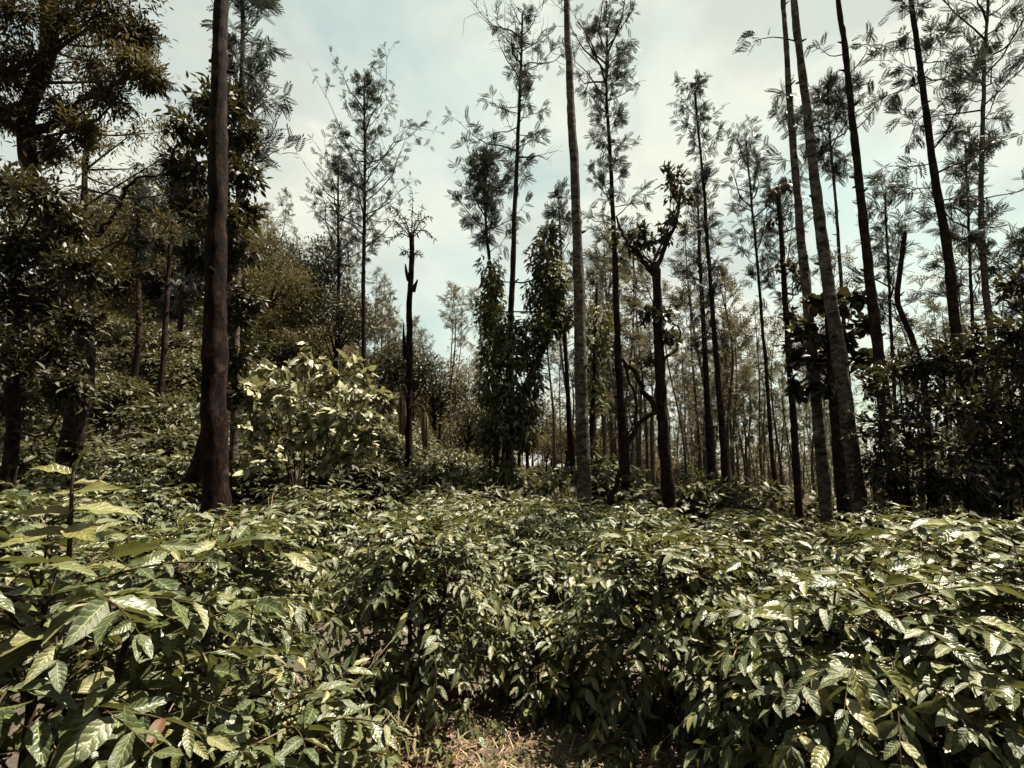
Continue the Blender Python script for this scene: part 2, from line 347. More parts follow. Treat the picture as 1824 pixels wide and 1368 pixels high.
# ------------------------------------------------------------------ coffee bushes
class Bush:
    """leaves are gathered for every bush first, so that those which show largest become parts of their own"""
    def __init__(self, x, y, R, H, nb, leaf, seed, label, nleaf, lo=False, berries=0, shoots=3):
        rng = np.random.default_rng(seed)
        self.o = np.array([x, y, float(gz(x, y))]); self.label = label; self.nleaf = nleaf; self.lo = lo; self.rng = rng
        P, D, Nn, S = [], [], [], []; self.twigs = []; self.stems = []; self.berry = []
        nst = 3
        for k in range(nst):
            a = k * 2.1 + rng.uniform(0, 1); lean = .22 * R
            top = np.array([math.cos(a) * lean * 1.4, math.sin(a) * lean * 1.4, H * .86])
            pts = resample([[math.cos(a) * .05, math.sin(a) * .05, -.05], [math.cos(a) * lean, math.sin(a) * lean, H * .45], top], 7)
            self.stems.append(tube(pts, np.linspace(.024, .009, 7), 6, .12, rng))
        nb = int(nb * 1.4)
        for i in range(nb):
            f = .10 + .90 * ((i + rng.uniform(0, 1)) / nb) ** .62
            az = i * 2.39996 + rng.normal(0, .25)
            prof = math.sqrt(max(.04, 1 - ((f - .42) / .64) ** 2))
            L = R * prof * rng.uniform(.72, 1.16)
            h0 = H * f - L * rng.uniform(.05, .28)
            up = rng.uniform(.25, .75); dr = rng.uniform(.4, 1.0) / max(R, .3) * (1.25 - .5 * f)
            out = np.array([math.cos(az), math.sin(az), 0]); sd = np.array([-out[1], out[0], 0])
            bend = rng.normal(0, .12)
            st = rng.uniform(.0, .2) * R
            def pt(s): return out * (st + s) + sd * bend * s * s + np.array([0, 0, max(.06, h0) + up * s - dr * s * s])
            ts = np.linspace(0, L, 7); bp = np.array([pt(s) for s in ts])
            bp[:, 2] = np.maximum(bp[:, 2], .05)
            self.twigs.append(tube(bp, np.linspace(.006, .002, 7), 4))
            s = L * (rng.uniform(.06, .3) if f > .74 else rng.uniform(.28, .55)); flip = rng.uniform(0, 1)
            while s < L:
                c = pt(s); t = norm(pt(s + .03) - c); q = s / L
                up_n = norm(np.array([0, 0, 1.]) - t * t[2]); side = np.cross(t, up_n)
                for sg in (-1, 1):
                    if rng.uniform() < .10: continue
                    d = t * rng.uniform(.35, .9) + side * sg * rng.uniform(.6, 1.0) + np.array([0, 0, -rng.uniform(-.3, .5) - (1 - f) * rng.uniform(.1, 1.1)])
                    nn = up_n + side * sg * rng.uniform(-.1, .45) + rng.normal(0, .48, 3) + out * .3
                    P.append(c); D.append(d); Nn.append(nn); S.append(leaf * rng.uniform(.55, 1.22) * (1 - .28 * q ** 4))
                if berries and q < .75 and rng.uniform() < berries:
                    for _ in range(rng.integers(3, 8)): self.berry.append(c + rng.normal(0, .014, 3))
                s += rng.uniform(.06, .095) * leaf / .15
            d = norm(pt(L) - pt(L - .03))
            for k in range(2):
                P.append(pt(L)); D.append(d + rng.normal(0, .35, 3)); Nn.append(np.array([0, 0, 1.]) + rng.normal(0, .35, 3)); S.append(leaf * rng.uniform(.4, .75))
        for k in range(int(330 * R * R / .64)):                # shaded leaves inside the bush
            a = rng.uniform(0, 6.283); q = R * .72 * math.sqrt(rng.uniform()); p = np.array([math.cos(a) * q, math.sin(a) * q, H * rng.uniform(.06, .78)])
            P.append(p); D.append(rng.normal(size=3) + np.array([math.cos(a), math.sin(a), -.6])); Nn.append(np.array([math.cos(a), math.sin(a), .6]) + rng.normal(0, .5, 3)); S.append(leaf * rng.uniform(.6, 1.1))
        for k in range(shoots):
            a = rng.uniform(0, 6.3); r0 = R * rng.uniform(.1, .45)
            b = np.array([math.cos(a) * r0, math.sin(a) * r0, H * rng.uniform(.84, .93)]); ht = rng.uniform(.10, .22)
            e = b + np.array([rng.normal(0, .03), rng.normal(0, .03), ht]); self.twigs.append(tube(resample([b, e], 3), [.006, .005, .003], 4))
            for z in np.linspace(.3, 1, 3):
                az = rng.uniform(0, 3.1)
                for sg in (0, math.pi):
                    d = np.array([math.cos(az + sg), math.sin(az + sg), rng.uniform(-.15, .5)])
                    P.append(b + (e - b) * z); D.append(d); Nn.append(np.array([0, 0, 1.]) + rng.normal(0, .2, 3)); S.append(leaf * rng.uniform(.55, .95))
        P = np.array(P); bad = P[:, 2] < .05; P[bad, 2] = .05
        self.P, self.D, self.N, self.S = P, np.array(D), np.array(Nn), np.array(S)
        self.young = np.zeros(len(P), bool)
        BUSHES.append(self)
    def drop(self, keep):
        self.P, self.D, self.N, self.S, self.young = self.P[keep], self.D[keep], self.N[keep], self.S[keep], self.young[keep]
    def add(self, px, py, Y, d, n, size, young=False):
        w = at(px, py, Y) - self.o
        self.P = np.vstack([self.P, w]); self.D = np.vstack([self.D, d]); self.N = np.vstack([self.N, n]); self.S = np.append(self.S, size); self.young = np.append(self.young, young)
BUSHES = []
LEAF_OBS = {}
def leaf_proto(kind, tmpls, mat):
    L = []
    for t in tmpls:
        me_o = build(kind, [(t[0], t[1], t[2], np.zeros(len(t[0])))], mat)
        L.append(me_o.data); bpy.data.objects.remove(me_o)
    return L

def visible_rank(bushes):
    """rough depth buffer over all leaf middles: which leaves are in front in the photo"""
    cell = 9.0
    allP, own = [], []
    for bi, b in enumerate(bushes):
        d = norm(b.D); mid = b.P + b.o + d * b.S[:, None] * .5
        allP.append(mid); own.append(np.stack([np.full(len(mid), bi), np.arange(len(mid))], 1))
    Pm = np.concatenate(allP); own = np.concatenate(own); S = np.concatenate([b.S for b in bushes])
    x, y, dep = proj(Pm)
    ok = (x > -60) & (x < 1884) & (y > 500) & (y < 1430) & (dep > .3)
    size = S * FPX / np.maximum(dep, .2)
    Z = {}
    idx = np.where(ok)[0]
    idx = idx[np.argsort(dep[idx])]
    vis = np.zeros(len(Pm))
    W, H = 210, 110
    buf = np.full((H, W), 1e9)
    for i in idx:
        cx, cy = x[i] / cell, (y[i] - 480) / cell; r = max(1, int(size[i] * .22 / cell))
        x0, x1, y0, y1 = max(0, int(cx) - r), min(W, int(cx) + r + 1), max(0, int(cy) - r), min(H, int(cy) + r + 1)
        if x1 <= x0 or y1 <= y0: continue
        sub = buf[y0:y1, x0:x1]
        free = (sub > dep[i] - .06).mean()
        vis[i] = free
        np.minimum(sub, dep[i], out=sub)
    score = vis * size
    return [(own[own[:, 0] == bi][:, 1], score[own[:, 0] == bi], Pm[own[:, 0] == bi]) for bi in range(len(bushes))]

def finish_bushes(bushes, leaf_meshes, young_meshes, mat, tm_mid, name="coffee_bush", cat="bush", group=None, twig=None):
    ranks = visible_rank(bushes)
    for b, (ids, score, mids) in zip(bushes, ranks):
        root = thing(name, b.label, cat, b.o, group)
        for s in b.stems: build("stem", [s], M_TWIG, parent=root)
        if b.twigs: tag(build("twigs", b.twigs, twig or M_TWIG_G, parent=root), kind="stuff")
        if b.berry:
            bm = norm(np.random.default_rng(1).normal(size=(1, 3)))
            B = np.array(b.berry); K = len(B)
            tag(build("berries", [inst(T_BALL, np.eye(3)[None] * b.rng.uniform(.007, .0105, (K, 1, 1)), B, b.rng.uniform(0, 1, K))], M_BERRY, parent=root), kind="stuff")
        if name == "coffee_bush" and not b.lo:
            dt = []
            for _ in range(26):
                k = int(b.rng.integers(len(b.P))); p = b.P[k]; d = norm(b.rng.normal(size=3) + np.array([0, 0, .35])) * b.rng.uniform(.08, .26)
                dt.append(tube(np.array([p - d * .4, p + d * .3 + b.rng.normal(0, .012, 3), p + d]), [.0032, .0026, .0014], 4))
                for _ in range(2):
                    q = p + d * b.rng.uniform(.2, .8); dt.append(tube(np.array([q, q + norm(d + b.rng.normal(0, .1, 3)) * .07]), [.0018, .001], 3))
            tag(build("dead_twigs", dt, M_DEADTWIG, parent=root), kind="stuff")
        M = basis(b.D, b.N, b.S)
        order = np.argsort(-score); single = np.zeros(len(b.P), bool)
        single[order[:b.nleaf]] = score[order[:b.nleaf]] > 6
        single |= b.young
        for k in np.where(single)[0]:
            me = young_meshes[int(b.rng.integers(len(young_meshes)))] if b.young[k] else leaf_meshes[int(b.rng.integers(len(leaf_meshes)))]
            if name == "coffee_bush" and b.rng.uniform() < .012: me = LM_DRY[int(b.rng.integers(len(LM_DRY)))]; M[k] *= .6
            o = bpy.data.objects.new("leaf", me); C.objects.link(o); o.parent = root
            m4 = np.eye(4); m4[:3, :3] = M[k]; m4[:3, 3] = b.P[k]; o.matrix_basis = Matrix(m4.tolist())
        rest = np.where(~single)[0]
        if len(rest):
            ch = []
            for q, t in enumerate(tm_mid):
                r = rest[q::len(tm_mid)]
                if len(r): ch.append(inst(t, M[r], b.P[r], b.rng.uniform(0, 1, len(r))))
            tag(build("foliage", ch, mat, parent=root), kind="stuff")

def ball():
    import bmesh
    bm = bmesh.new(); bmesh.ops.create_icosphere(bm, subdivisions=1, radius=1.0)
    V = np.array([v.co[:] for v in bm.verts]); F = np.array([[v.index for v in f.verts] for f in bm.faces]); bm.free()
    return V, F, np.zeros((len(V), 2))
T_BALL = ball()

# front row: (x, y, radius, height, branches, leaf length, label, single leaves)
FRONT = [
    (-1.52, 1.75, .78, 1.40, 72, .15, "big-leaved coffee bush filling the lower left corner, closest to the camera", 290),
    (-1.74, 2.95, .80, 1.26, 95, .135, "coffee bush with green berries between the left corner bush and the dark gap", 290),
    (-.67, 3.93, .68, 1.22, 125, .122, "rounded coffee bush standing behind the grass tufts, left of the centre gap", 290),
    (1.03, 3.74, .76, 1.16, 130, .122, "rounded coffee bush just right of the dark centre gap", 290),
    (1.78, 2.55, .84, 1.08, 100, .14, "coffee bush with berry-laden branches spreading at the lower right", 290),
    (-.98, 2.3, .52, .70, 50, .14, "low berry-laden coffee bush at the bottom, left of the grass strip", 200),
    (-1.75, 1.55, .6, .72, 46, .135, "low coffee bush under the corner bush at the lower left", 150),
    (-1.42, 1.2, .5, .72, 50, .125, "lowest coffee bush at the very corner, lower left", 120),
    (.18, 3.9, .38, .58, 52, .115, "low coffee bush crouching in the dark centre gap", 120),
    (1.6, 3.0, .62, .80, 60, .15, "low coffee bush in shade at the right end of the grass strip", 150),
    (2.75, 2.75, .95, 1.26, 90, .155, "large-leaved coffee bush cut by the right edge of the picture", 260),
]
for i, (x, y, R, H, nb, lf, lab, nl) in enumerate(FRONT):
    Bush(x, y, R, H, nb, lf, 100 + i, lab, nl, berries=(.28 if i in (1, 4, 5) else (.08 if i == 0 else .03)))
# upright shoot of pale young leaves on the corner bush
b0 = BUSHES[0]
Ys = 1.75
st = np.array([at(122, 1010, Ys), at(126, 930, Ys), at(128, 870, Ys), at(132, 826, Ys)]) - b0.o
b0.twigs.append(tube(resample(st, 8), np.linspace(.008, .0045, 8), 6))
for (px, py, dx, dy, dz, sz) in [(129, 846, -.95, -.15, .35, .135), (134, 838, .35, -.1, .95, .095), (128, 880, -.9, .3, .1, .10), (130, 878, .95, -.2, .12, .17), (127, 905, .9, .3, -.05, .19),
                                 (126, 915, -.95, -.25, .1, .17), (126, 935, .75, -.55, -.1, .20), (125, 945, -.7, -.6, -.15, .18), (129, 862, .5, .7, .1, .12)]:
    b0.add(px, py, Ys, (dx, dy, dz), (dx * -.3, -.45, 1), sz, True)
# yellow young leaves scattered near the front
for (bi, px, py, Y, dx, dy, dz, sz) in [(0, 300, 1285, 1.75, .3, -.5, .2, .10), (0, 310, 1300, 1.7, -.5, -.5, -.3, .09), (0, 320, 1330, 1.7, .1, -.4, -.8, .075), (0, 345, 1320, 1.7, .7, -.4, -.4, .08), (0, 185, 1235, 1.6, -.3, -.5, -.4, .07),
                                        (4, 1340, 1095, 2.1, .8, -.4, .1, .14), (4, 1520, 1190, 1.9, -.1, -.5, -.8, .14), (10, 1690, 935, 2.3, -.9, -.2, .15, .14), (10, 1560, 1180, 2.0, .6, -.3, -.7, .17),
                                        (4, 1470, 1330, 1.8, -.6, -.5, -.2, .12), (10, 1740, 1100, 2.1, .7, -.3, -.2, .16), (1, 515, 985, 2.3, .8, -.3, -.4, .15)]:
    BUSHES[bi].add(px, py, Y, (dx, dy, dz), (0, -.5, 1), sz, True)
BUSHES[2].nleaf = 280
# second row: a continuous hedge behind
ROW2 = [(-5.3, 5.2, "beyond the big trunk at the far left edge"), (-4.25, 4.6, "just left of the big dark trunk"), (-2.55, 4.9, "just right of the big dark trunk's foot"), (-2.3, 6.2, "in front of the tall pale shrub"),
        (-1.1, 6.3, "in front of the dying palm"), (.15, 6.1, "left of the tall ringed trunk's foot"), (1.35, 6.0, "right of the tall ringed trunk's foot"), (2.35, 5.1, "in front of the forked tree"), (.2, 4.95, "deep in the dark centre gap"),
        (3.35, 4.6, "in front of the paired leaning trunks"), (4.5, 4.4, "below the dark thicket at the right"), (5.3, 5.3, "at the right edge under the dark thicket")]
for i, (x, y, w) in enumerate(ROW2):
    Bush(x, y, .60 if 'gap' in w else .86, 1.10 + .07 * math.sin(i * 2.3) + float(np.clip(-.05 * x, -.05, .18)) - (.25 if 'gap' in w else 0), 95, .122, 200 + i, "coffee bush of the back hedge " + w, 150, lo=True)
rr = np.random.default_rng(77)
ROW3 = [(-7.4, 9.3, "at the foot of the old bent trunk"), (-6.1, 9.0, "between the bent trunk and the big trunk"), (-6.6, 7.6, "far left, under the dark evergreen"), (-5.2, 7.4, "left of the big trunk, half in shade"), (-3.2, 7.9, "left of the pale shrub's stems"), (-.9, 8.2, "around the dying palm's foot"), (.5, 8.0, "under the vine-clad tree"),
        (2.0, 8.0, "behind the ringed trunk"), (3.3, 7.2, "at the forked tree's foot"), (4.9, 6.6, "behind the paired leaning trunks"), (6.4, 7.0, "deep under the dark thicket at the right")]
for i, (x, y, w) in enumerate(ROW3):
    Bush(x, y, .9, 1.05 + rr.uniform(-.1, .1), 80, .13, 300 + i, "smaller looking coffee bush in the third row, " + w, 55, lo=True)
LM_COFFEE = leaf_proto("leaf", T_COFFEE, M_COFFEE); LM_DRY = leaf_proto("dead_leaf", T_COFFEE[4:7], M_DRY); LM_YOUNG = leaf_proto("young_leaf", T_COFFEE[:4], M_YOUNG)
# keep the lens and the trunk of the big tree clear
for b in BUSHES:
    w = b.P + b.o
    x, y, dep = proj(w)
    b.drop((np.linalg.norm(w - np.array([0, 0, CAMZ]), axis=1) > .95) & (np.hypot(w[:, 0] + 3.42, w[:, 1] - 5.8) > .2))
finish_bushes(BUSHES, LM_COFFEE, LM_YOUNG, M_COFFEE, T_MID, group="coffee bushes of the front hedges")

# ------------------------------------------------------------------ tall pale shrub with bare stems
def pale_shrub():
    rng = np.random.default_rng(41); Y = 8.6
    c = at(545, 800, Y); o = np.array([c[0], Y, float(gz(c[0], Y))])
    b = Bush.__new__(Bush); b.o = o; b.rng = rng; b.label = "tall pale-leaved shrub on thin bare stems behind the hedge, right of the big trunk"; b.nleaf = 280; b.lo = False
    b.twigs, b.stems, b.berry = [], [], []; P, D, Nn, S = [], [], [], []
    blobs = [(500, 660, 50), (560, 640, 55), (610, 670, 55), (660, 700, 40), (470, 700, 50), (540, 710, 60), (620, 730, 55), (450, 760, 45), (500, 770, 50), (570, 770, 50), (640, 780, 45), (590, 820, 40), (470, 820, 40), (680, 720, 25)]
    for k, (px, py, r) in enumerate(blobs):
        yy = Y + rng.uniform(-.5, .6); q = at(px, py, yy) - o; rm = r * pxm(Y)
        a = np.array([rng.normal(0, .12), rng.normal(0, .12), -.05]); mid = a * .5 + q * .5 + np.array([0, 0, .3])
        b.stems.append(tube(resample([a, mid, q], 8), np.linspace(.022, .006, 8), 6, .1, rng))
        for t in range(9):
            e = q + norm(rng.normal(size=3)) * rm * rng.uniform(.5, 1) * np.array([1, 1, .8])
            b.twigs.append(tube(resample([q, e], 3), [.006, .005, .003], 4))
            for m in range(14):
                P.append(q + (e - q) * rng.uniform(.35, 1.05)); dd = norm(e - q) + rng.normal(0, .7, 3); dd[2] -= .35
                D.append(dd); Nn.append(np.array([0, -.2, 1.]) + rng.normal(0, .4, 3)); S.append(rng.uniform(.12, .23))
    b.P, b.D, b.N, b.S = map(np.array, (P, D, Nn, S)); b.young = np.zeros(len(P), bool)
    finish_bushes([b], leaf_proto("leaf", T_BROAD, M_PALE), [], M_PALE, T_BROAD[:2], name="tall_shrub", cat="shrub", twig=M_TWIG)
pale_shrub()

# ------------------------------------------------------------------ silver oaks: slim trunk, rising twigs, feathery leaves
def oak_crown(trunkP, z0, z1, rad, nb, rng, frond, per, tm, shape=None, bare=0.0, ang=(.5, 1.2)):
    """twigs and fronds along the trunk between heights z0 and z1; returns chunks"""
    zs = trunkP[:, 2]; tw, M, T = [], [], []
    Pn, Dn, Nn, Sn = [], [], [], []
    for i in range(nb):
        f = (i + rng.uniform()) / nb
        z = z0 + (z1 - z0) * f
        o = np.array([np.interp(z, zs, trunkP[:, k]) for k in range(3)])
        az = i * 2.4 + rng.normal(0, .4)
        prof = shape(f) if shape else (.35 + .9 * math.sin(math.pi * min(1, f * .9 + .1)))
        L = max(.2, rad * prof * rng.uniform(.3, 1.35)); e = rng.uniform(*ang)
        out = np.array([math.cos(az), math.sin(az), 0])
        def pt(s): return o + out * (math.cos(e) * s * L) + np.array([0, 0, math.sin(e) * s * L * (.6 + .4 * s)])
        bp = np.array([pt(s) for s in (0, .25, .5, .75, 1)]); bp[1:-1] += rng.normal(0, .03 * L, (3, 3))
        tw.append(tube(bp, np.linspace(max(.006, .016 * min(L, 2)), .004, 5), 4))
        is_bare = rng.uniform() < bare
        for k in range(per):
            s = rng.uniform(.3, 1.0); p = pt(s)
            td = norm(norm(pt(min(1, s + .1)) - pt(s - .1)) + rng.normal(0, .55, 3)); tl = L * rng.uniform(.12, .34)
            q = p + td * tl; tw.append(tube(np.array([p, (p + q) / 2 + rng.normal(0, .02, 3), q]), [.009, .007, .004], 3))
            if is_bare:
                for _ in range(2):
                    q2 = q + norm(td + rng.normal(0, .6, 3)) * tl * .8; tw.append(tube(np.array([q, q2]), [.004, .002], 3))
                continue
            for m in range(rng.integers(3, 6)):
                d = td + rng.normal(0, .75, 3); d[2] -= .2
                Pn.append(q - td * tl * rng.uniform(0, .5)); Dn.append(d); Nn.append(np.array([0, 0, 1.]) + rng.normal(0, .5, 3)); Sn.append(frond * .74 * rng.uniform(.6, 1.25))
    ch = [inst(tm, basis(np.array(Dn), np.array(Nn), np.array(Sn)), np.array(Pn), rng.uniform(0, 1, len(Pn)))] if Pn else []
    return tw, ch

def trunk_tube(P, wa, wb, rng, sides=14, rough=.05, seg=.16, flare=.35, stubs=0):
    """P from foot to top; wa, wb = radius at foot and top"""
    L = np.linalg.norm(np.diff(P, axis=0), axis=1).sum(); n = int(max(12, L / seg))
    Q = resample(P, n); t = np.linspace(0, 1, n)
    Q[2:-1, :2] += np.cumsum(rng.normal(0, .0065, (n - 3, 2)), axis=0) * .6
    h = Q[:, 2] - Q[0, 2]
    r = (wa + (wb - wa) * t) * (1 + flare * np.exp(-h / .3))
    ch = [tube(Q, r, sides, rough, rng)]
    for _ in range(stubs):
        i = rng.integers(n // 5, n - 2); a = rng.uniform(0, 6.3); d = np.array([math.cos(a), math.sin(a), rng.uniform(.1, .8)])
        l = rng.uniform(.03, .09) + r[i]; ch.append(tube(np.array([Q[i], Q[i] + d * l * .7, Q[i] + d * l * 1.1]), [r[i] * .5, r[i] * .34, r[i] * .2], 5))
    return Q, ch

def path3(pxs, Y):
    P = np.array([at(x, y, Y) for x, y in pxs])[::-1]         # foot first
    g = float(gz(P[0, 0], Y))
    if P[0, 2] > g + .1: P = np.vstack([[P[0, 0] + (P[0, 0] - P[1, 0]) * .15, Y, g - .15], P])
    else:
        P = P[P[:, 2] > g + .2]; P = np.vstack([[P[0, 0], Y, g - .15], P])
    return P

def oak(label, pxs, Y, w0, w1, crown=None, above=0.0, seed=0, bark=None, name="silver_oak", stubs=8, group=None, vine=None, extra=None):
    rng = np.random.default_rng(seed)
    P = path3(pxs, Y)
    if above:
        d = norm(P[-1] - P[-2]); P = np.vstack([P, P[-1] + d * above * .5, P[-1] + d * above])
    s = pxm(Y) * .5
    wt = w0 * s * (.35 if above else 1)
    Q, ch = trunk_tube(P, w1 * s, wt, rng, sides=(18 if w1 > 20 else 12), rough=.065, stubs=stubs + 4, flare=.2)
    root = thing(name, label, "tree", (P[0, 0], P[0, 1], float(gz(P[0, 0], P[0, 1]))), group)
    o = np.array(root.location)
    build("trunk", ch, bark or M_BARK, o, root)
    tw, fr = [], []
    cr = list(crown) if crown else []
    if above: cr.append(dict(z=(P[-2][2], P[-1][2]), r=.9, nb=10, per=5, frond=.34))
    for c in cr:
        if 'z' in c: z0, z1, r = c['z'][0], c['z'][1], c['r']
        else: z1, z0, r = at(912, c['py'][0], Y)[2], at(912, c['py'][1], Y)[2], c['hw'] * pxm(Y)
        z1 = min(z1, P[-1, 2])
        t_, f_ = oak_crown(Q, z0, z1, r, c.get('nb', 26), rng, c.get('frond', .34), c.get('per', 6), c.get('tm', T_FROND), c.get('shape'), c.get('bare', 0), c.get('ang', (.5, 1.2)))
        tw += t_; fr += f_
    if extra:
        for pts, nf, sz in extra:                           # single side branch with a spray of leaves at its end
            B = np.array([at(x, y, Y) for x, y in pts]); tw.append(tube(resample(B, 6), np.linspace(.014, .005, 6), 5))
            d = norm(B[-1] - B[-2]); D = d + rng.normal(0, .75, (nf, 3)); Pp = B[-1] + rng.normal(0, sz * .35, (nf, 3))
            fr.append(inst(T_FROND, basis(D, np.array([0, 0, 1.]) + rng.normal(0, .5, (nf, 3)), sz * rng.uniform(.6, 1.1, nf)), Pp, rng.uniform(0, 1, nf)))
    if tw: tag(build("branches", tw, M_TWIG, o, root), kind="stuff")
    if fr: build("crown", fr, M_FROND, o, root)
    if vine:
        V = []
        for (y0, y1, rad, nl) in vine:
            z1, z0 = at(912, y0, Y)[2], at(912, y1, Y)[2]
            V += vine_chunks(Q, z0, z1, rad * pxm(Y), nl, rng)
        build("ivy", V, M_VINE, o, root)
    return root

def vine_chunks(Q, z0, z1, rad, nl, rng, size=(.11, .2), tm=None):
    z = rng.uniform(z0, z1, nl); a = rng.uniform(0, 6.283, nl)
    c = np.stack([np.interp(z, Q[:, 2], Q[:, k]) for k in range(3)], 1)
    ph = rng.uniform(0, 6.3, 4)
    lump = 1 + .28 * np.sin(z * 3.1 + ph[0]) * np.cos(a + ph[1]) + .2 * np.sin(z * 6.7 + ph[2] + 2 * a)
    r = rad * lump * rng.uniform(.45, 1.1, nl) ** .6
    out = np.stack([np.cos(a), np.sin(a), np.zeros(nl)], 1)
    d = out * rng.uniform(.3, 1, (nl, 1)) + np.array([0, 0, -.7]) + rng.normal(0, .35, (nl, 3))
    n = out * .8 + np.array([0, 0, .7]) + rng.normal(0, .35, (nl, 3))
    return [inst(tm or T_LOW, basis(d, n, rng.uniform(*size, nl)), c + out * r[:, None], rng.uniform(0, 1, nl))]

cone = lambda f: .25 + 1.0 * math.sin(math.pi * (f * .8 + .12)) if f < .85 else .35
oak("massive dark red-brown trunk rising through the left side of the picture", [(396, 0), (391, 200), (386, 450), (382, 700), (383, 935)], 5.8, 33, 48, above=5, seed=1, bark=M_BARK_RED, stubs=5)
oak("feathery tree whose sprays show around the big dark trunk's top", [(432, -120), (430, 100), (424, 350), (418, 700), (415, 850)], 9.5, 6, 15,
    crown=[dict(py=(-120, 330), hw=95, nb=34, per=6, frond=.40)], seed=2, extra=[([(460, 290), (480, 275), (505, 262)], 9, .36)])
oak("slender tree with a tall airy crown standing alone against the pale sky", [(648, 138), (650, 330), (648, 480), (648, 650), (648, 770)], 19, 3, 10.5,
    crown=[dict(py=(140, 470), hw=104, nb=66, per=7, frond=.34, shape=cone)], seed=3, bark=M_BARK_D)
oak("smaller slim tree left of the lone airy-crowned tree", [(603, 295), (604, 420), (603, 560), (603, 720)], 21, 3, 9, crown=[dict(py=(295, 540), hw=84, nb=46, per=6, frond=.36, shape=cone)], seed=4, bark=M_BARK_D)
oak("tall thin tree with half-bare top twigs above the vine-clad trees", [(932, 20), (928, 130), (922, 300), (914, 480), (910, 600), (908, 890)], 13, 3.5, 16,
    crown=[dict(py=(20, 175), hw=98, nb=26, per=8, frond=.30, bare=.55, ang=(.35, 1.1)), dict(py=(170, 310), hw=90, nb=17, per=5, frond=.34, bare=.25, ang=(.1, .9))], seed=5, bark=M_BARK_D)
oak("thin tree with small leafy crown and vine-wrapped stem, left of the bare-topped tree", [(866, 290), (868, 400), (874, 470), (880, 600), (886, 890)], 14.5, 3, 13,
    crown=[dict(py=(290, 450), hw=74, nb=32, per=7, frond=.42, shape=cone)], seed=6, bark=M_BARK_D, vine=[(455, 560, 22, 420), (540, 800, 30, 900)])
oak("tall grey ringed trunk crossing the sky just right of centre", [(1014, 0), (1018, 130), (1025, 280), (1033, 480), (1039, 690), (1042, 915)], 9.5, 18, 27, above=4.5, seed=7, stubs=7)
oak("straight dark tree with a long leafy crown right of the ringed trunk", [(1083, 40), (1081, 170), (1088, 300), (1095, 450), (1105, 650), (1121, 910)], 13, 3, 17,
    crown=[dict(py=(40, 230), hw=110, nb=34, per=7, frond=.28, ang=(.5, 1.2)), dict(py=(210, 470), hw=60, nb=36, per=5, frond=.30, ang=(0, .9))], seed=8, bark=M_BARK_D)
oak("wispy thin tree with a small top tuft right of the forked tree", [(1240, 145), (1247, 230), (1258, 340), (1268, 480), (1280, 650), (1297, 890)], 14, 3, 13,
    crown=[dict(py=(145, 300), hw=46, nb=20, per=6, frond=.30), dict(py=(300, 620), hw=34, nb=12, per=4, frond=.4)], seed=9, bark=M_BARK_D)
oak("straight thin tree close beside the wispy tufted tree", [(1243, 330), (1247, 450), (1255, 600), (1262, 750), (1271, 890)], 16, 3, 16, crown=[dict(py=(330, 640), hw=48, nb=26, per=5, frond=.42)], seed=10, bark=M_BARK_D)
oak("thinner leaning trunk of the close pair at the right", [(1392, 0), (1405, 200), (1418, 350), (1437, 550), (1455, 740), (1469, 895)], 10.5, 13, 22, above=4, seed=11, stubs=12,
    crown=[dict(py=(160, 330), hw=40, nb=5, per=4, frond=.4)])
oak("pale grey leaning trunk, thicker one of the close pair at the right", [(1412, 0), (1428, 150), (1447, 300), (1470, 480), (1495, 640), (1533, 912)], 8, 15, 28, above=4.5, seed=12, stubs=12,
    extra=[([(1425, 75), (1380, 66), (1345, 72)], 12, .26)])
oak("dark leaning trunk with leafy side sprays right of the close pair", [(1489, 0), (1503, 100), (1520, 240), (1537, 400), (1553, 540), (1574, 730)], 9, 12, 23, above=4, seed=13, stubs=12, bark=M_BARK_D,
    extra=[([(1510, 95), (1480, 100), (1460, 85)], 8, .24), ([(1515, 130), (1540, 100), (1550, 70)], 9, .25), ([(1525, 230), (1550, 205), (1560, 185)], 8, .24), ([(1520, 240), (1490, 200), (1470, 190)], 8, .26)])
oak("slim tree with a bushy crown between the leaning trunks", [(1474, 160), (1478, 250), (1484, 330), (1494, 460), (1508, 640), (1520, 780)], 14, 3, 10, crown=[dict(py=(160, 330), hw=70, nb=30, per=7, frond=.4)], seed=14)
oak("tall leaning tree with drooping fern-like sprays at the upper right", [(1619, 0), (1640, 150), (1660, 300), (1685, 440), (1695, 530), (1708, 640), (1722, 820)], 9, 12, 21, above=4, seed=15, stubs=10, bark=M_BARK_D,
    crown=[dict(py=(0, 430), hw=92, nb=22, per=6, frond=.34, ang=(-.1, .8))])
oak("pale mottled tree with wide twiggy crown at the upper right edge", [(1762, -30), (1752, 170), (1748, 330), (1750, 470), (1762, 580), (1772, 680), (1782, 820)], 11, 7, 15, above=3, seed=16, stubs=8,
    crown=[dict(py=(-30, 240), hw=120, nb=28, per=7, frond=.36, ang=(.2, 1.0)), dict(py=(240, 480), hw=60, nb=10, per=5, frond=.36, ang=(0, .8))])
oak("small feathery tree near the wispy tufted tree's right side", [(1330, 250), (1345, 400), (1360, 560), (1375, 780)], 15, 3, 8, crown=[dict(py=(250, 520), hw=84, nb=28, per=6, frond=.36)], seed=17, bark=M_BARK_D)
oak("young feathery tree just left of the thinner leaning trunk", [(1385, 330), (1392, 450), (1402, 600), (1420, 820)], 16, 3, 10, crown=[dict(py=(330, 600), hw=84, nb=28, per=6, frond=.36)], seed=18, bark=M_BARK_D)
oak("young feathery tree between the dark leaning trunk and the crooked snag", [(1578, 340), (1582, 450), (1588, 600), (1600, 780)], 13, 3, 8, crown=[dict(py=(340, 620), hw=76, nb=26, per=6, frond=.36)], seed=19, bark=M_BARK_D)
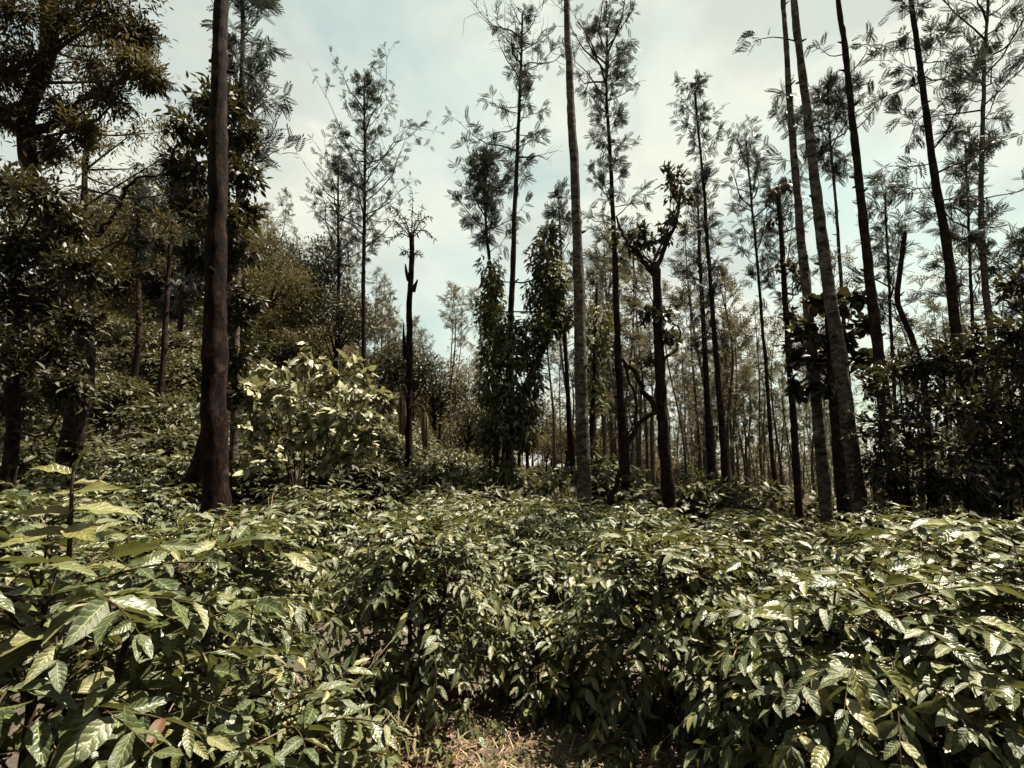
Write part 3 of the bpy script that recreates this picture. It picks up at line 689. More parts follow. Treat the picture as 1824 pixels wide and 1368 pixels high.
oak("young feathery tree showing between the two trunks at the upper right", [(1715, 250), (1722, 400), (1730, 560), (1740, 780)], 13, 3, 8, crown=[dict(py=(250, 560), hw=76, nb=26, per=6, frond=.36)], seed=20, bark=M_BARK_D)
oak("low feathery tree at the right picture edge above the thicket", [(1830, 440), (1828, 600), (1826, 800)], 11, 3, 9, crown=[dict(py=(440, 640), hw=75, nb=26, per=6, frond=.36)], seed=21, bark=M_BARK_D)
oak("thin feathery tree peeping out behind the ringed trunk", [(995, 350), (1000, 480), (1008, 640), (1014, 850)], 17, 3, 8, crown=[dict(py=(350, 560), hw=45, nb=22, per=6, frond=.42)], seed=22, bark=M_BARK_D)
oak("thin tree wrapped in hanging clumps of dark creeper behind the ringed trunk", [(1064, 510), (1060, 600), (1054, 760), (1050, 890)], 14, 5, 9, seed=23, bark=M_BARK_D, vine=[(540, 650, 26, 700), (675, 735, 20, 300), (780, 800, 10, 60)])
oak("narrow dark trunk on the shaded slope left of the big trunk", [(250, 330), (246, 480), (247, 600), (244, 760)], 14, 6, 13, crown=[dict(py=(330, 480), hw=50, nb=20, per=5, frond=.4)], seed=24, bark=M_BARK_D)
oak("narrow trunk with a slight bend on the shaded slope next to the big trunk", [(305, 300), (298, 480), (290, 640), (281, 830)], 12, 5, 13, crown=[dict(py=(300, 430), hw=45, nb=16, per=5, frond=.4)], seed=25, bark=M_BARK_D)
oak("thin trunk on the slope immediately left of the big trunk", [(328, 420), (322, 560), (316, 700)], 17, 5, 11, crown=[dict(py=(420, 560), hw=45, nb=16, per=5, frond=.45)], seed=26, bark=M_BARK_D)
oak("thin straight trunk right of the vine-clad tree, tip lost behind creeper", [(1002, 560), (1008, 640), (1016, 760), (1024, 895)], 13, 6, 11, seed=27, bark=M_BARK_D)
# crooked snag without a crown
oak("crooked bare snag bending left, between the right-hand leaning trunks", [(1612, 412), (1603, 480), (1599, 540), (1622, 600), (1643, 690), (1655, 830)], 10, 8, 13, seed=28, bark=M_BARK_D, name="dead_tree", stubs=5)

# ------------------------------------------------------------------ broad-leaved trees: limbs to clumps of leaves
def broad_tree(label, trunk, Y, w0, w1, clumps, leaf, per, mat, seed, tm=None, depth=.8, limbs=(), bark=None, name="broadleaf_tree", limb_r=.03, twigs=True, group=None, drooping=.3):
    rng = np.random.default_rng(seed); P = path3(trunk, Y)
    Q, ch = trunk_tube(P, w1 * pxm(Y) * .5, w0 * pxm(Y) * .5, rng, 14, .07, flare=.3)
    root = thing(name, label, "tree", (P[0, 0], P[0, 1], float(gz(P[0, 0], P[0, 1]))), group); o = np.array(root.location)
    build("trunk", ch, bark or M_BARK_D, o, root)
    for L in limbs:
        B = np.array([at(x, y, Y + dy) for x, y, dy in L[0]]); Lp = resample(B, 18); Lp[1:-1] += rng.normal(0, .022, (16, 3)); build("limb", [tube(Lp, np.linspace(L[1], L[2], 18) * pxm(Y) * .5, 8, .11, rng)], bark or M_BARK_D, o, root)
    tw, lv = [], []
    for (px, py, r) in clumps:
        rm = r * pxm(Y); c = at(px, py, Y + rng.uniform(-depth, depth))
        if twigs:
            i = int(np.argmin(np.linalg.norm(Q - (c - np.array([0, 0, rm * .8])), axis=1))); mid = (Q[i] + c) / 2 + rng.normal(0, .12, 3)
            tw.append(tube(resample([Q[i], mid, c], 7), np.linspace(limb_r, .008, 7), 5))
        nt = max(5, int(per / 14))
        for t in range(nt):
            e = c + norm(rng.normal(size=3)) * rm * np.array([1, 1, .85]) * rng.uniform(.45, 1.1)
            if twigs: tw.append(tube(np.array([c, (c + e) / 2 + rng.normal(0, .03, 3), e]), [.008, .006, .003], 3))
            k = int(per / nt); s = rng.uniform(.25, 1.1, (k, 1)); pp = c + (e - c) * s + rng.normal(0, rm * .16, (k, 3))
            d = norm(e - c) + rng.normal(0, .75, (k, 3)); d[:, 2] -= drooping
            nn = np.array([0, 0, 1.]) + rng.normal(0, .45, (k, 3))
            lv.append(inst(tm or T_LOW, basis(d, nn, leaf * rng.uniform(.6, 1.25, k)), pp, rng.uniform(0, 1, k)))
    if tw: tag(build("branches", tw, bark or M_TWIG, o, root), kind="stuff")
    build("crown", lv, mat, o, root)
    return root
broad_tree("huge old tree with thick bent trunk and brownish canopy in the upper left corner", [(60, -70), (88, 30), (80, 110), (52, 190), (50, 260), (66, 330), (110, 460), (152, 600), (128, 780)], 9.0, 26, 34,
    [(20, 20, 70), (110, 30, 65), (180, 30, 70), (225, 70, 55), (160, 110, 70), (240, 120, 50), (60, 110, 60), (10, 130, 60), (190, 170, 60), (110, 190, 60), (20, 210, 45), (150, 235, 45), (250, 60, 40), (130, -60, 80), (220, -50, 70), (20, -70, 80), (270, 140, 30), (90, 270, 40), (-40, 60, 80), (-50, 180, 70)],
    .125, 1150, M_OLIVE, 51, tm=T_NARROW, depth=1.1, limbs=[([(60, 240, 0), (110, 210, .2), (160, 170, .3), (240, 135, .4)], 20, 5), ([(85, 60, 0), (130, 20, -.3), (190, -20, -.5)], 18, 7), ([(52, 190, 0), (10, 190, .3), (-40, 160, .5)], 16, 6)], name="old_tree", limb_r=.035)
broad_tree("dense dark evergreen with glossy leaves at the left edge", [(20, 330), (25, 480), (22, 650), (20, 800)], 6.6, 12, 26,
    [(10, 340, 70), (70, 350, 60), (120, 400, 50), (20, 430, 80), (95, 450, 60), (150, 480, 45), (15, 530, 80), (85, 540, 65), (140, 570, 45), (20, 630, 80), (90, 640, 60), (30, 720, 70), (120, 690, 40), (-50, 450, 90), (-50, 620, 90)],
    .105, 800, M_DARK, 52, depth=.7, name="evergreen_tree", drooping=.15)
broad_tree("dark columnar leafy tree directly behind the big trunk", [(395, 175), (402, 330), (404, 520), (378, 730), (330, 890)], 8.5, 8, 26,
    [(370, 190, 45), (410, 180, 45), (330, 230, 40), (380, 250, 55), (430, 240, 40), (320, 300, 35), (370, 320, 55), (430, 310, 42), (395, 390, 50), (440, 380, 32), (350, 380, 38), (430, 450, 38), (385, 470, 45), (440, 530, 32), (410, 560, 40), (425, 640, 36), (430, 700, 34), (345, 460, 30)],
    .15, 400, M_DARK, 53, depth=.6)
broad_tree("thin-leaved brownish tree with a curved limb in the shaded left woods", [(160, 230), (150, 330), (150, 470), (160, 640), (150, 790)], 11.5, 7, 18,
    [(190, 260, 45), (240, 235, 40), (290, 235, 40), (150, 300, 40), (200, 330, 40), (260, 300, 35), (310, 270, 35), (180, 400, 45), (240, 400, 45), (300, 400, 40), (210, 470, 45), (280, 470, 40), (160, 520, 40), (230, 540, 40), (320, 340, 30)],
    .13, 210, M_OLIVE, 54, tm=T_NARROW, depth=1.2, limbs=[([(170, 420, 0), (205, 385, .1), (235, 325, .2), (290, 310, .3)], 10, 3), ([(150, 380, 0), (160, 200, .2), (240, 130, .4)], 8, 3)])
# vine-clad pair in the middle
def vine_tree():
    rng = np.random.default_rng(61); Y = 12.0
    P = path3([(982, 400), (978, 470), (985, 540), (975, 600), (935, 690), (905, 770), (895, 880)], Y)
    Q, ch = trunk_tube(P, 15 * pxm(Y) * .5, 9 * pxm(Y) * .5, rng, 12, .07)
    root = thing("vine_clad_tree", "leaning tree smothered in broad-leaved creeper just left of the ringed trunk", "tree", (P[0, 0], Y, float(gz(P[0, 0], Y)))); o = np.array(root.location)
    build("trunk", ch, M_BARK_D, o, root)
    blobs = [(978, 422, 20, 24), (968, 460, 26, 28), (985, 495, 24, 28), (962, 525, 28, 28), (998, 560, 22, 28), (975, 575, 30, 26), (950, 590, 26, 26), (878, 500, 16, 30), (872, 555, 20, 34), (898, 590, 24, 28), (880, 625, 24, 32), (915, 635, 28, 28), (945, 630, 22, 26),
             (875, 690, 22, 34), (912, 700, 34, 30), (955, 680, 16, 22), (895, 755, 30, 30), (935, 765, 26, 26), (930, 725, 30, 26), (872, 770, 16, 28), (870, 850, 12, 34), (905, 835, 10, 24)]
    lv, tw = [], []
    for k, (px, py, rx, ry) in enumerate(blobs):
        c = at(px, py, Y + rng.uniform(-.45, .35)); n = int(rx * ry * .46) + 50
        v = norm(rng.normal(size=(n, 3))); rad = rng.uniform(.3, 1.5, (n, 1)) ** .6
        pp = c + v * rad * np.array([rx, (rx + 10), ry]) * pxm(Y)
        d = v * np.array([.7, .7, .2]) + np.array([0, 0, -.6]) + rng.normal(0, .4, (n, 3)); nn = v * .7 + np.array([0, 0, .8]) + rng.normal(0, .3, (n, 3))
        lv.append(inst(T_MID[k % 2], basis(d, nn, rng.uniform(.11, .21, n)), pp, rng.uniform(0, 1, n)))
        i = int(np.argmin(np.linalg.norm(Q - c, axis=1))); tw.append(tube(resample([Q[i], (Q[i] + c) / 2 + rng.normal(0, .1, 3), c], 5), [.03, .025, .02, .015, .01], 5))
    tag(build("branches", tw, M_TWIG, o, root), kind="stuff")
    build("ivy", lv, M_VINE, o, root)
vine_tree()
broad_tree("dark forked tree with gnarled side limbs right of centre", [(1163, 470), (1166, 540), (1168, 610), (1178, 740), (1192, 900)], 11, 15, 24,
    [(1112, 418, 26), (1135, 440, 24), (1158, 430, 18), (1185, 420, 22), (1205, 330, 28), (1220, 350, 20), (1200, 385, 22), (1195, 310, 18), (1140, 410, 16), (1160, 570, 24), (1185, 560, 20), (1150, 640, 18), (1190, 600, 18)],
    .16, 125, M_DARK, 55, depth=.35, limb_r=.018,
    limbs=[([(1164, 490, 0), (1140, 455, 0), (1112, 425, -.2), (1098, 385, -.3)], 11, 3), ([(1164, 490, 0), (1185, 440, .1), (1208, 385, .2), (1213, 320, .3)], 10, 3), ([(1172, 650, 0), (1200, 625, .1), (1213, 590, .2), (1198, 575, .3)], 7, 2.5),
           ([(1180, 750, 0), (1150, 700, -.2), (1128, 660, -.4), (1108, 640, -.5)], 12, 5), ([(1176, 730, 0), (1140, 755, -.2), (1112, 810, -.4), (1100, 850, -.5), (1086, 900, -.5)], 8, 9), ([(1112, 650, -.5), (1128, 700, -.4), (1132, 740, -.4), (1115, 780, -.3)], 5, 3)], name="forked_tree")
broad_tree("dark tree with big round leaves behind the close pair of leaning trunks", [(1478, 560), (1482, 650), (1492, 760), (1505, 905)], 10, 16, 24,
    [(1438, 590, 28), (1500, 545, 28), (1530, 580, 24), (1425, 640, 22), (1425, 690, 24), (1470, 640, 28), (1450, 540, 24), (1535, 640, 20), (1500, 610, 30), (1470, 690, 22), (1520, 530, 22)],
    .17, 110, M_DARK, 56, tm=T_ROUND, depth=.5, limbs=[([(1485, 690, 0), (1455, 650, .1), (1430, 640, .2)], 7, 3), ([(1485, 680, 0), (1525, 655, .1), (1545, 640, .2)], 7, 3)], name="round_leaved_tree")
broad_tree("leafy dark tree beside the thinner leaning trunk's upper half", [(1388, 345), (1394, 420), (1402, 560), (1412, 700), (1420, 860)], 12, 8, 13,
    [(1370, 350, 22), (1400, 330, 20), (1380, 390, 20), (1405, 480, 22), (1380, 480, 22), (1400, 560, 24), (1430, 500, 22), (1415, 620, 22)], .16, 90, M_DARK, 57, depth=.4)
# dark thicket at the right: separate shrubs
def thicket(label, px, Y, blobs, seed, per=460, leaf=.10):
    rng = np.random.default_rng(seed); f = at(px, 880, Y); o = np.array([f[0], Y, float(gz(f[0], Y))])
    root = thing("thicket_shrub", label, "shrub", o, "dark thicket shrubs at the right"); lv, tw = [], []
    for (x, y, r) in blobs:
        rm = r * pxm(Y); c = at(x, y, Y + rng.uniform(-.5, .5)); a = o + np.array([rng.normal(0, .1), rng.normal(0, .1), -.05])
        build("stem", [tube(resample([a, a * .45 + c * .55 + rng.normal(0, .15, 3), c], 9), np.linspace(.028, .008, 9), 6, .1, rng)], M_BARK_D, o, root)
        for t in range(14):
            e = c + norm(rng.normal(size=3)) * rm * rng.uniform(.5, 1.5); tw.append(tube(np.array([c, (c + e) / 2 + rng.normal(0, .04, 3), e]), [.007, .005, .003], 3))
            k = per // 14; s = rng.uniform(.2, 1.1, (k, 1)); d = norm(e - c) + rng.normal(0, .7, (k, 3)); d[:, 2] -= .15
            lv.append(inst(T_LOW, basis(d, np.array([0, 0, 1.]) + rng.normal(0, .5, (k, 3)), leaf * rng.uniform(.6, 1.4, k)), c + (e - c) * s + rng.normal(0, rm * .14, (k, 3)), rng.uniform(0, 1, k)))
    tag(build("twigs", tw, M_BARK_D, o, root), kind="stuff"); tag(build("foliage", lv, M_DARK, o, root), kind="stuff")
thicket("dark small-leaved thicket shrub between the leaning pair and the crooked snag", 1600, 7.6, [(1560, 690, 34), (1600, 650, 38), (1570, 760, 42), (1620, 730, 44), (1640, 650, 36), (1610, 810, 46), (1560, 830, 40), (1650, 780, 40), (1600, 880, 40)], 71)
thicket("dark small-leaved thicket shrub around the foot of the fern-sprayed tree", 1710, 7.0, [(1680, 640, 38), (1720, 660, 44), (1690, 730, 48), (1740, 740, 46), (1700, 810, 50), (1750, 820, 46), (1660, 860, 40), (1720, 880, 44), (1740, 620, 28)], 72)
thicket("dark small-leaved thicket shrub cut by the right picture edge", 1810, 6.6, [(1790, 640, 40), (1830, 660, 50), (1780, 720, 46), (1830, 750, 54), (1790, 800, 50), (1840, 850, 50), (1780, 870, 44), (1880, 700, 60), (1890, 820, 60), (1815, 590, 34), (1820, 505, 26)], 73)

# ------------------------------------------------------------------ dying fishtail palm with two hanging tassels
def palm():
    rng = np.random.default_rng(81); Y = 12.5
    P = path3([(733, 415), (732, 470), (729, 560), (727, 690), (727, 860)], Y)
    Q, ch = trunk_tube(P, 15 * pxm(Y) * .5, 9 * pxm(Y) * .5, rng, 14, .05, flare=.15)
    root = thing("dying_palm", "dying palm with shrivelled top fronds and two hanging tassels, left of centre", "palm", (P[0, 0], Y, float(gz(P[0, 0], Y)))); o = np.array(root.location)
    build("trunk", ch, M_BARK_RED, o, root)
    for (x, y, x2, y2) in [(722, 640, 719, 575), (736, 520, 744, 498), (728, 500, 722, 470)]:
        build("frond_stub", [tube(resample([at(x, y, Y), at((x + x2) / 2 - 1, (y + y2) / 2, Y - .05), at(x2, y2, Y - .05)], 5), [.06, .05, .045, .03, .015], 6, .1, rng)], M_BARK_RED, o, root)
    top = at(733, 425, Y)
    for (ex, ey, sag, dy) in [(680, 395, -26, .3), (690, 430, -22, -.4), (706, 372, -18, .4), (735, 345, -4, -.3), (765, 385, -22, -.4), (774, 425, -30, .2), (752, 372, -14, .5), (715, 450, -20, -.5), (748, 452, -16, .5), (690, 360, -14, -.1)]:
        base = top if ey < 440 else at(731, 465, Y)
        e = at(ex, ey, Y + dy); m = (base + e) / 2; m[2] += -sag * pxm(Y) * .6
        B = resample([base, m, e], 9); chf = [tube(B, np.linspace(.018, .004, 9), 5)]
        for k in range(2, 9):
            t = norm(B[k] - B[k - 1]); nl = 6
            d = t * .5 + rng.normal(0, .6, (nl, 3)); d[:, 2] -= .45
            chf.append(inst(T_NARROW, basis(d, np.array([0, 0, 1.]) + rng.normal(0, .6, (nl, 3)), np.stack([rng.uniform(.05, .13, nl), rng.uniform(.08, .24, nl), np.full(nl, .3)], 1)), np.tile(B[k], (nl, 1)), rng.uniform(0, 1, nl)))
        build("frond", chf, M_BARK_D, o, root)
    for arch, hang, w in [([(724, 700), (720, 686), (717, 694)], (716, 696, 776), 13), ([(729, 728), (740, 722), (752, 724), (757, 738)], (757, 734, 801), 11)]:
        A = np.array([at(x, y, Y - .18) for x, y in arch]); build("tassel_stalk", [tube(resample(A, 8), np.linspace(.045, .03, 8), 6)], M_TWIG_G, o, root)
        x, y0, y1 = hang; cc = []
        for k in range(34):
            a = rng.uniform(0, 6.3); r = w * .5 * pxm(Y) * math.sqrt(rng.uniform(0.05, 1)); off = np.array([math.cos(a) * r, math.sin(a) * r, 0])
            t0, t1 = at(x, y0, Y - .18), at(x, y1 - rng.uniform(0, 14), Y - .18); pts = [t0 + off * .3, t0 * .75 + t1 * .25 + off, t0 * .3 + t1 * .7 + off * 1.05, t1 + off * .75]
            cc.append(tube(resample(pts, 7), [.016, .02, .02, .02, .019, .017, .008], 5, .2, rng))
        build("tassel", cc, M_TASSEL, o, root)
palm()

# ------------------------------------------------------------------ far woods: a few kinds, copied
def kind_oak(seed, H, crown_f, rad, nb):
    rng = np.random.default_rng(seed)
    P = np.array([[0, 0, -.3], [rng.normal(0, .12), rng.normal(0, .12), H * .35], [rng.normal(0, .25), rng.normal(0, .25), H * .7], [rng.normal(0, .3), rng.normal(0, .3), H]])
    Q, ch = trunk_tube(P, .09, .015, rng, 7, .05, seg=.5, flare=.2)
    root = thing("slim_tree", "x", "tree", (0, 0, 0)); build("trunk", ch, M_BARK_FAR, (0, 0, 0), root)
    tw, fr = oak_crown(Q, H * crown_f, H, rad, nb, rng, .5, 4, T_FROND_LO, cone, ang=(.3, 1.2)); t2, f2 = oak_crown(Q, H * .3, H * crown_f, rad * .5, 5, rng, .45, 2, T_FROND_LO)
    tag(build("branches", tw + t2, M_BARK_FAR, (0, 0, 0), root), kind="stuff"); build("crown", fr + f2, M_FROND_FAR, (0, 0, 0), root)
    return root
def kind_round(seed, H, R, mat=None):
    rng = np.random.default_rng(seed)
    P = np.array([[0, 0, -.3], [rng.normal(0, .15), rng.normal(0, .15), H * .4], [rng.normal(0, .3), rng.normal(0, .3), H * .75]])
    Q, ch = trunk_tube(P, .17, .06, rng, 8, .07, seg=.4)
    root = thing("round_tree", "x", "tree", (0, 0, 0)); build("trunk", ch, M_BARK_D, (0, 0, 0), root); lv, tw = [], []
    for k in range(15):
        v = norm(rng.normal(size=3)); v[2] = abs(v[2]) * .9 - .25; c = np.array([0, 0, H * .66]) + v * np.array([R, R, H * .32]) * rng.uniform(.45, .95)
        rm = R * rng.uniform(.32, .5); i = int(np.argmin(np.abs(Q[:, 2] - c[2] * .7))); tw.append(tube(resample([Q[i], (Q[i] + c) / 2 + rng.normal(0, .15, 3), c], 5), np.linspace(.05, .015, 5), 4))
        n = 300; u = norm(rng.normal(size=(n, 3))); pp = c + u * rm * rng.uniform(.35, 1.1, (n, 1)) ** .6
        lv.append(inst(T_LOW, basis(u + rng.normal(0, .6, (n, 3)), np.array([0, 0, 1.]) + u * .4 + rng.normal(0, .4, (n, 3)), rng.uniform(.12, .24, n)), pp, rng.uniform(0, 1, n)))
    tag(build("branches", tw, M_BARK_D, (0, 0, 0), root), kind="stuff"); build("crown", lv, mat or M_OLIVE, (0, 0, 0), root)
    return root
def kind_low(seed, R, H, mat, n, leaf, name="slope_coffee_bush"):
    rng = np.random.default_rng(seed); k = 26; cs = norm(rng.normal(size=(k, 3))); cs[:, 2] = np.abs(cs[:, 2]); c = cs * np.array([R, R, H]) * rng.uniform(.55, .85, (k, 1))
    i = rng.integers(0, k, n); u = norm(rng.normal(size=(n, 3))); u[:, 2] = np.abs(u[:, 2]) * .8 - .2
    pp = c[i] + u * .42 * R * rng.uniform(.4, 1, (n, 1)); pp[:, 2] = np.maximum(pp[:, 2], .03)
    d = u + rng.normal(0, .5, (n, 3)); d[:, 2] -= .3
    return build(name, [inst(T_LOW, basis(d, np.array([0, 0, 1.]) + u * .4 + rng.normal(0, .35, (n, 3)), leaf * rng.uniform(.6, 1.25, n)), pp, rng.uniform(0, 1, n))], mat)
OAKS = [kind_oak(400, 11, .66, 1.3, 15), kind_oak(401, 9.5, .58, 1.1, 15), kind_oak(402, 12.5, .72, 1.2, 14), kind_oak(403, 8, .5, 1.0, 14), kind_oak(404, 10.5, .6, .95, 16)]
ROUNDS = [kind_round(410, 8, 2.6), kind_round(411, 6.5, 2.3), kind_round(412, 9, 2.4, M_DARK), kind_round(413, 5, 2.2)]
LOWS = [kind_low(420, .95, 1.05, M_FIELD, 900, .17), kind_low(421, 1.1, 1.2, M_FIELD, 1000, .17), kind_low(422, 1.0, .9, M_OLIVE, 800, .15)]
UNDER = [kind_low(430, 1.1, 1.2, M_OLIVE, 800, .13, 'undergrowth_bush'), kind_low(431, 1.0, 1.0, M_FIELD, 800, .13, 'undergrowth_bush')]
first = {}
def place(kinds, k, x, y, s, rz, label, group, sink=0.0):
    src = kinds[k]; z = float(gz(x, y)) - sink
    if id(src) not in first:
        first[id(src)] = 1; o = src; o.location = (x, y, z); o.rotation_euler = (0, 0, rz); o.scale = (s, s, s)
        if o.type == 'MESH': o["category"] = "bush"
        o["label"] = label
    else:
        o = copy_tree(src, (x, y, z), rz, s, label)
    o["group"] = group
rg = np.random.default_rng(90)
MARKS = [(0, "at the left picture edge"), (150, "left of the narrow slope trunk"), (246, "between the narrow slope trunks"), (310, "close left of the big dark trunk"), (385, "close right of the big dark trunk"), (470, "above the pale shrub's left half"), (548, "above the pale shrub's right half"), (626, "right of the lone airy-crowned tree"),
         (690, "left of the dying palm"), (730, "close right of the dying palm"), (790, "left of the vine-wrapped stem"), (860, "behind the vine-wrapped stem"), (915, "behind the creeper-smothered tree"), (985, "behind the ringed trunk"), (1050, "right beside the ringed trunk"), (1105, "left of the forked tree's stem"),
         (1175, "right of the forked tree's stem"), (1225, "around the wispy tufted tree"), (1290, "right of the wispy tufted tree"), (1345, "left of the close leaning pair"), (1420, "behind the close leaning pair"), (1500, "right of the close leaning pair"), (1570, "behind the dark leaning trunk"), (1640, "near the crooked snag"), (1700, "behind the fern-sprayed tree"), (1770, "by the right picture edge")]
def where(px, Y, a, b):
    m = [t for q, t in MARKS if px >= q] or [MARKS[0][1]]
    return m[-1] + (", nearer one" if Y < a else (", middle distance" if Y < b else ", farther one"))
def polar(px, Y): return (px - 912.0) / FPX * Y * .98, Y
# right: plantation of slim trees beyond the hedge
for i in range(215):
    px = rg.uniform(985, 1850) if i > 60 else rg.uniform(1060, 1430); Y = 16.5 + 34 * rg.uniform() ** 1.1; x, y = polar(px, Y)
    place(OAKS, int(rg.integers(5)), x, y, rg.uniform(.62, .98), rg.uniform(0, 6.3), "slim plantation tree " + where(px, Y, 22, 32), "slim trees of the far plantation")
for i in range(52):
    px = rg.uniform(930, 1850) if i > 14 else rg.uniform(930, 1130); Y = rg.uniform(24, 60); x, y = polar(px, Y)
    place(ROUNDS, int(rg.integers(4)), x, y, rg.uniform(.4, .72), rg.uniform(0, 6.3), "low bushy plantation tree " + where(px, Y, 36, 48), "bushy trees of the far plantation")
# left: wooded hillside
for i in range(58):
    px = rg.uniform(430, 900) if i > 14 else rg.uniform(60, 420); Y = rg.uniform(26, 62); x, y = polar(px, Y)
    place(OAKS, int(rg.integers(5)), x, y, rg.uniform(.6, .95), rg.uniform(0, 6.3), "slim hillside tree " + where(px, Y, 36, 49), "slim trees on the hillside")
for i in range(120):
    px = rg.uniform(40, 880) if i < 84 else rg.uniform(20, 480); Y = rg.uniform(21, 62); x, y = polar(px, Y)
    place(ROUNDS, int(rg.integers(4)), x, y, rg.uniform(.6, 1.05), rg.uniform(0, 6.3), "bushy hillside tree " + where(px, Y, 30, 46), "bushy trees on the hillside", 1.3)
for i in range(290):
    px = rg.uniform(0, 1000) if i < 205 else (rg.uniform(1000, 1600) if i < 250 else (rg.uniform(840, 1160) if i < 285 else rg.uniform(1250, 1850))); Y = rg.uniform(9.5, 24) if not 250 <= i < 285 else rg.uniform(12, 42); x, y = polar(px, Y)
    place(LOWS, int(rg.choice([0, 0, 1, 1, 2])), x, y, rg.uniform(.75, 1.25) * (1.5 if px > 1000 and Y > 12 else 1), rg.uniform(0, 6.3), "low slope bush " + where(px, Y, 14, 20), "low bushes beyond the hedge", .05)
for i in range(80):
    px = rg.uniform(60, 900); Y = rg.uniform(22, 56); x, y = polar(px, Y)
    place(UNDER, int(rg.integers(2)), x, y, rg.uniform(1.5, 2.5), rg.uniform(0, 6.3), "broad undergrowth bush " + where(px, Y, 33, 45), "undergrowth bushes on the hillside", .1)
for src in OAKS + ROUNDS + LOWS + UNDER: assert id(src) in first
# beyond: the woods read as one mass
def far_wood():
    rng = np.random.default_rng(95); lv, tk = [], []
    for i in range(210):
        px = rng.uniform(-200, 2050); Y = rng.uniform(62, 120); x = (px - 912) / FPX * Y; z = float(gz(x, Y)); H = rng.uniform(6, 11); R = rng.uniform(1.4, 3)
        tk.append(tube(np.array([[x, Y, z - .4], [x + .1, Y, z + H * .5], [x, Y, z + H * .9]]), [.16, .1, .05], 5))
        n = 150; u = norm(rng.normal(size=(n, 3))); pp = np.array([x, Y, z + H * .62]) + u * np.array([R, R, H * .4]) * rng.uniform(.3, 1.05, (n, 1)) ** .6 + rng.normal(0, .25, (n, 3))
        lv.append(inst(T_LOW, basis(u + rng.normal(0, .6, (n, 3)), np.array([0, 0, 1.]) + rng.normal(0, .5, (n, 3)), rng.uniform(.5, .95, n)), pp, rng.uniform(0, 1, n)))
    e = thing("distant_woodland", "distant woodland closing the view beyond the slope and plantation", "woodland", (0, 62, 0)); e["kind"] = "stuff"
    o = np.array(e.location)
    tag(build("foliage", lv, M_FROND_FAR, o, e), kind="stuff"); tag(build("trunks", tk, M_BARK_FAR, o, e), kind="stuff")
far_wood()
def added_shade_wood():  # unseen trees added behind the camera, blocking sky fill on the hedge front
    rng = np.random.default_rng(96); lv, tk = [], []
    for i in range(46):
        x = rng.uniform(-24, 24); y = rng.uniform(-15, -5.5) - abs(x) * .05; H = rng.uniform(9, 15); R = rng.uniform(1.8, 3.2)
        tk.append(tube(np.array([[x, y, -.3], [x + .1, y, H * .5], [x, y, H * .9]]), [.2, .14, .05], 7))
        n = 420; u = norm(rng.normal(size=(n, 3))); pp = np.array([x, y, H * .55]) + u * np.array([R, R, H * .45]) * rng.uniform(.3, 1.05, (n, 1)) ** .6
        lv.append(inst(T_LOW, basis(u + rng.normal(0, .6, (n, 3)), np.array([0, 0, 1.]) + rng.normal(0, .6, (n, 3)), rng.uniform(.4, .8, n)), pp, rng.uniform(0, 1, n)))
    e = thing("added_shade_woodland", "unseen woodland added behind the camera to cut sky light on the hedge", "woodland", (0, -10, 0)); e["kind"] = "stuff"
    o = np.array(e.location)
    tag(build("foliage", lv, M_DARK, o, e), kind="stuff"); tag(build("trunks", tk, M_BARK_D, o, e), kind="stuff")
added_shade_wood()

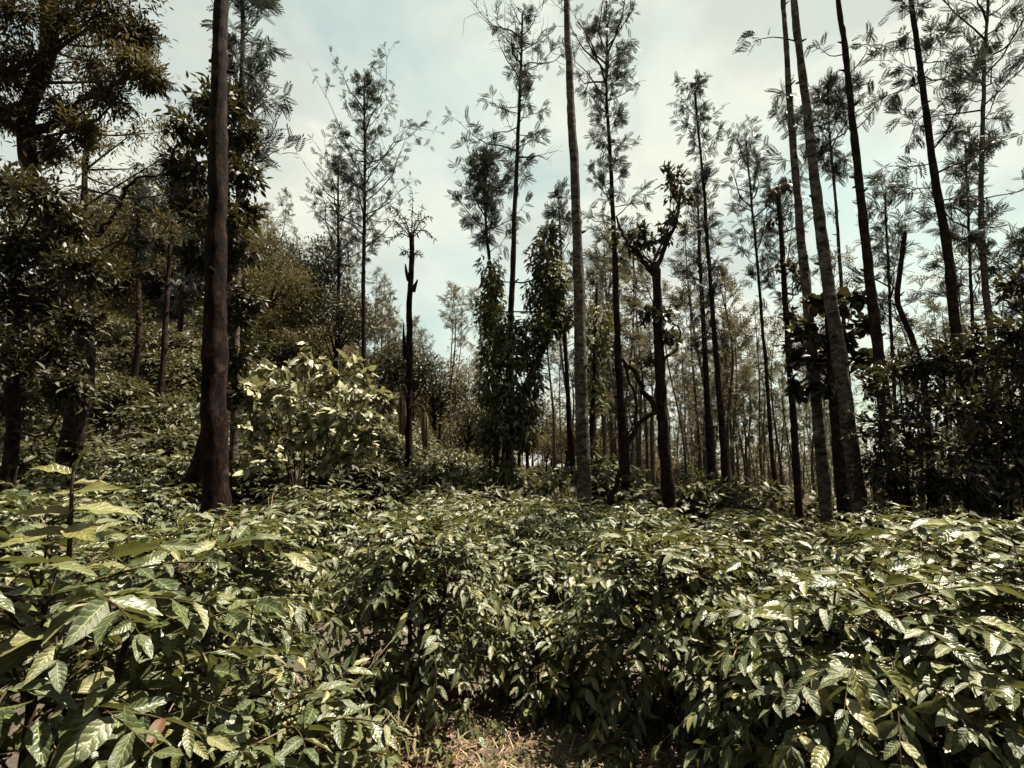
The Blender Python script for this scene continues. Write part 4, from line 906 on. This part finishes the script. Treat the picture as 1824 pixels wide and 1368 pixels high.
# ------------------------------------------------------------------ grass, straw and dead leaves in front of the hedge
def blade_tmpl():
    V = [(-.04, 0, 0), (.04, 0, 0), (-.035, .45, .06), (.035, .45, .06), (-.02, .8, -.04), (.02, .8, -.04), (0, 1, -.2)]
    return np.array(V, float), np.array([(0, 1, 3), (0, 3, 2), (2, 3, 5), (2, 5, 4), (4, 5, 6)]), np.array([(0, 0), (1, 0), (0, .45), (1, .45), (0, .8), (1, .8), (.5, 1)], float)
T_BLADE = blade_tmpl()
def ground_cover():
    rng = np.random.default_rng(97)
    def spots(n, y0=1.0, y1=4.2, x0=-2.2, x1=3.2):
        p = np.stack([rng.uniform(x0, x1, n), rng.uniform(y0, y1, n), np.zeros(n)], 1); p[:, 2] = gz(p[:, 0], p[:, 1]); return p
    p = spots(15000); n = len(p); d = rng.normal(0, 1, (n, 3)); d[:, 2] = np.abs(rng.normal(.05, .18, n))
    p[:, 2] += .012
    tag(build("straw", [inst(T_BLADE, basis(d, np.array([0, 0, 1.]) + rng.normal(0, .3, (n, 3)), np.stack([rng.uniform(.04, .09, n), rng.uniform(.05, .16, n), np.full(n, .05)], 1)), p, rng.uniform(0, 1, n))], M_STRAW), "dry straw and clippings lying on the bare soil before the hedge", "straw", kind="stuff")
    p = spots(1700); n = len(p); p[:, 2] += .02; d = rng.normal(0, 1, (n, 3)); d[:, 2] *= .25
    tag(build("leaf_litter", [inst(T_MID[0], basis(d, np.array([0, 0, 1.]) + rng.normal(0, .35, (n, 3)), rng.uniform(.04, .11, n)), p, rng.uniform(0, 1, n))], M_DRY), "brown fallen leaves scattered on the soil under the bushes", "leaf litter", kind="stuff")
    p = spots(2600, 2.2, 3.7, -1.6, 1.6); keep = rng.uniform(size=len(p)) < np.clip(1.2 - np.abs(p[:, 0] + .35) * .9, .12, 1); p = p[keep]; n = len(p)
    d = rng.normal(0, .6, (n, 3)); d[:, 2] = np.abs(d[:, 2]) + .35
    tag(build("weeds", [inst(T_LOW, basis(d, np.array([0, -.4, 1.]) + rng.normal(0, .4, (n, 3)), rng.uniform(.02, .05, n)), p + np.array([0, 0, .01]), rng.uniform(0, 1, n))], M_YOUNG), "tiny pale weeds carpeting the soil in front of the centre bush", "weeds", kind="stuff")
    def tuft(label, px, py, Y, n, h, seed, spread=.05):
        r = np.random.default_rng(seed); c = at(px, py, Y); z = float(gz(c[0], Y)); a = r.uniform(0, 6.3, n)
        d = np.stack([np.cos(a) * .55, np.sin(a) * .55, r.uniform(.5, 1.6, n)], 1); pp = r.normal(0, spread, (n, 3)); pp[:, 2] = 0
        root = thing("grass_tuft", label, "grass", (c[0], Y, z), "grass tufts before the hedge")
        M = basis(d, np.stack([-np.cos(a), -np.sin(a), np.full(n, .8)], 1) , np.stack([r.uniform(.13, .24, n), h * r.uniform(.5, 1.1, n), h * r.uniform(.6, 1.8, n)], 1))
        for k in range(n):
            o = bpy.data.objects.new("blade", BLADE); C.objects.link(o); o.parent = root; m4 = np.eye(4); m4[:3, :3] = M[k]; m4[:3, 3] = pp[k]; o.matrix_basis = Matrix(m4.tolist())
    ob = build("blade", [(T_BLADE[0], T_BLADE[1], T_BLADE[2], np.zeros(7))], M_GRASS); BLADE = ob.data; bpy.data.objects.remove(ob)
    tuft("grass tuft at the dark gap, left one of the two tall tufts", 662, 1312, 3.2, 20, .30, 1)
    tuft("tallest grass tuft, right one of the two in front of the centre bush", 725, 1310, 3.2, 30, .34, 2, .07)
    tuft("short grass tuft right of the two tall tufts", 790, 1305, 3.22, 18, .2, 3, .08)
    tuft("small curved grass tuft at the bottom picture edge", 905, 1350, 3.0, 7, .16, 4)
    tuft("faint grass tuft in the shade below the bush right of the gap", 1075, 1350, 3.05, 10, .13, 5, .1)
ground_cover()
print("TRIS", sum(len(m.polygons) for m in bpy.data.meshes), "OBJS", len(bpy.data.objects))
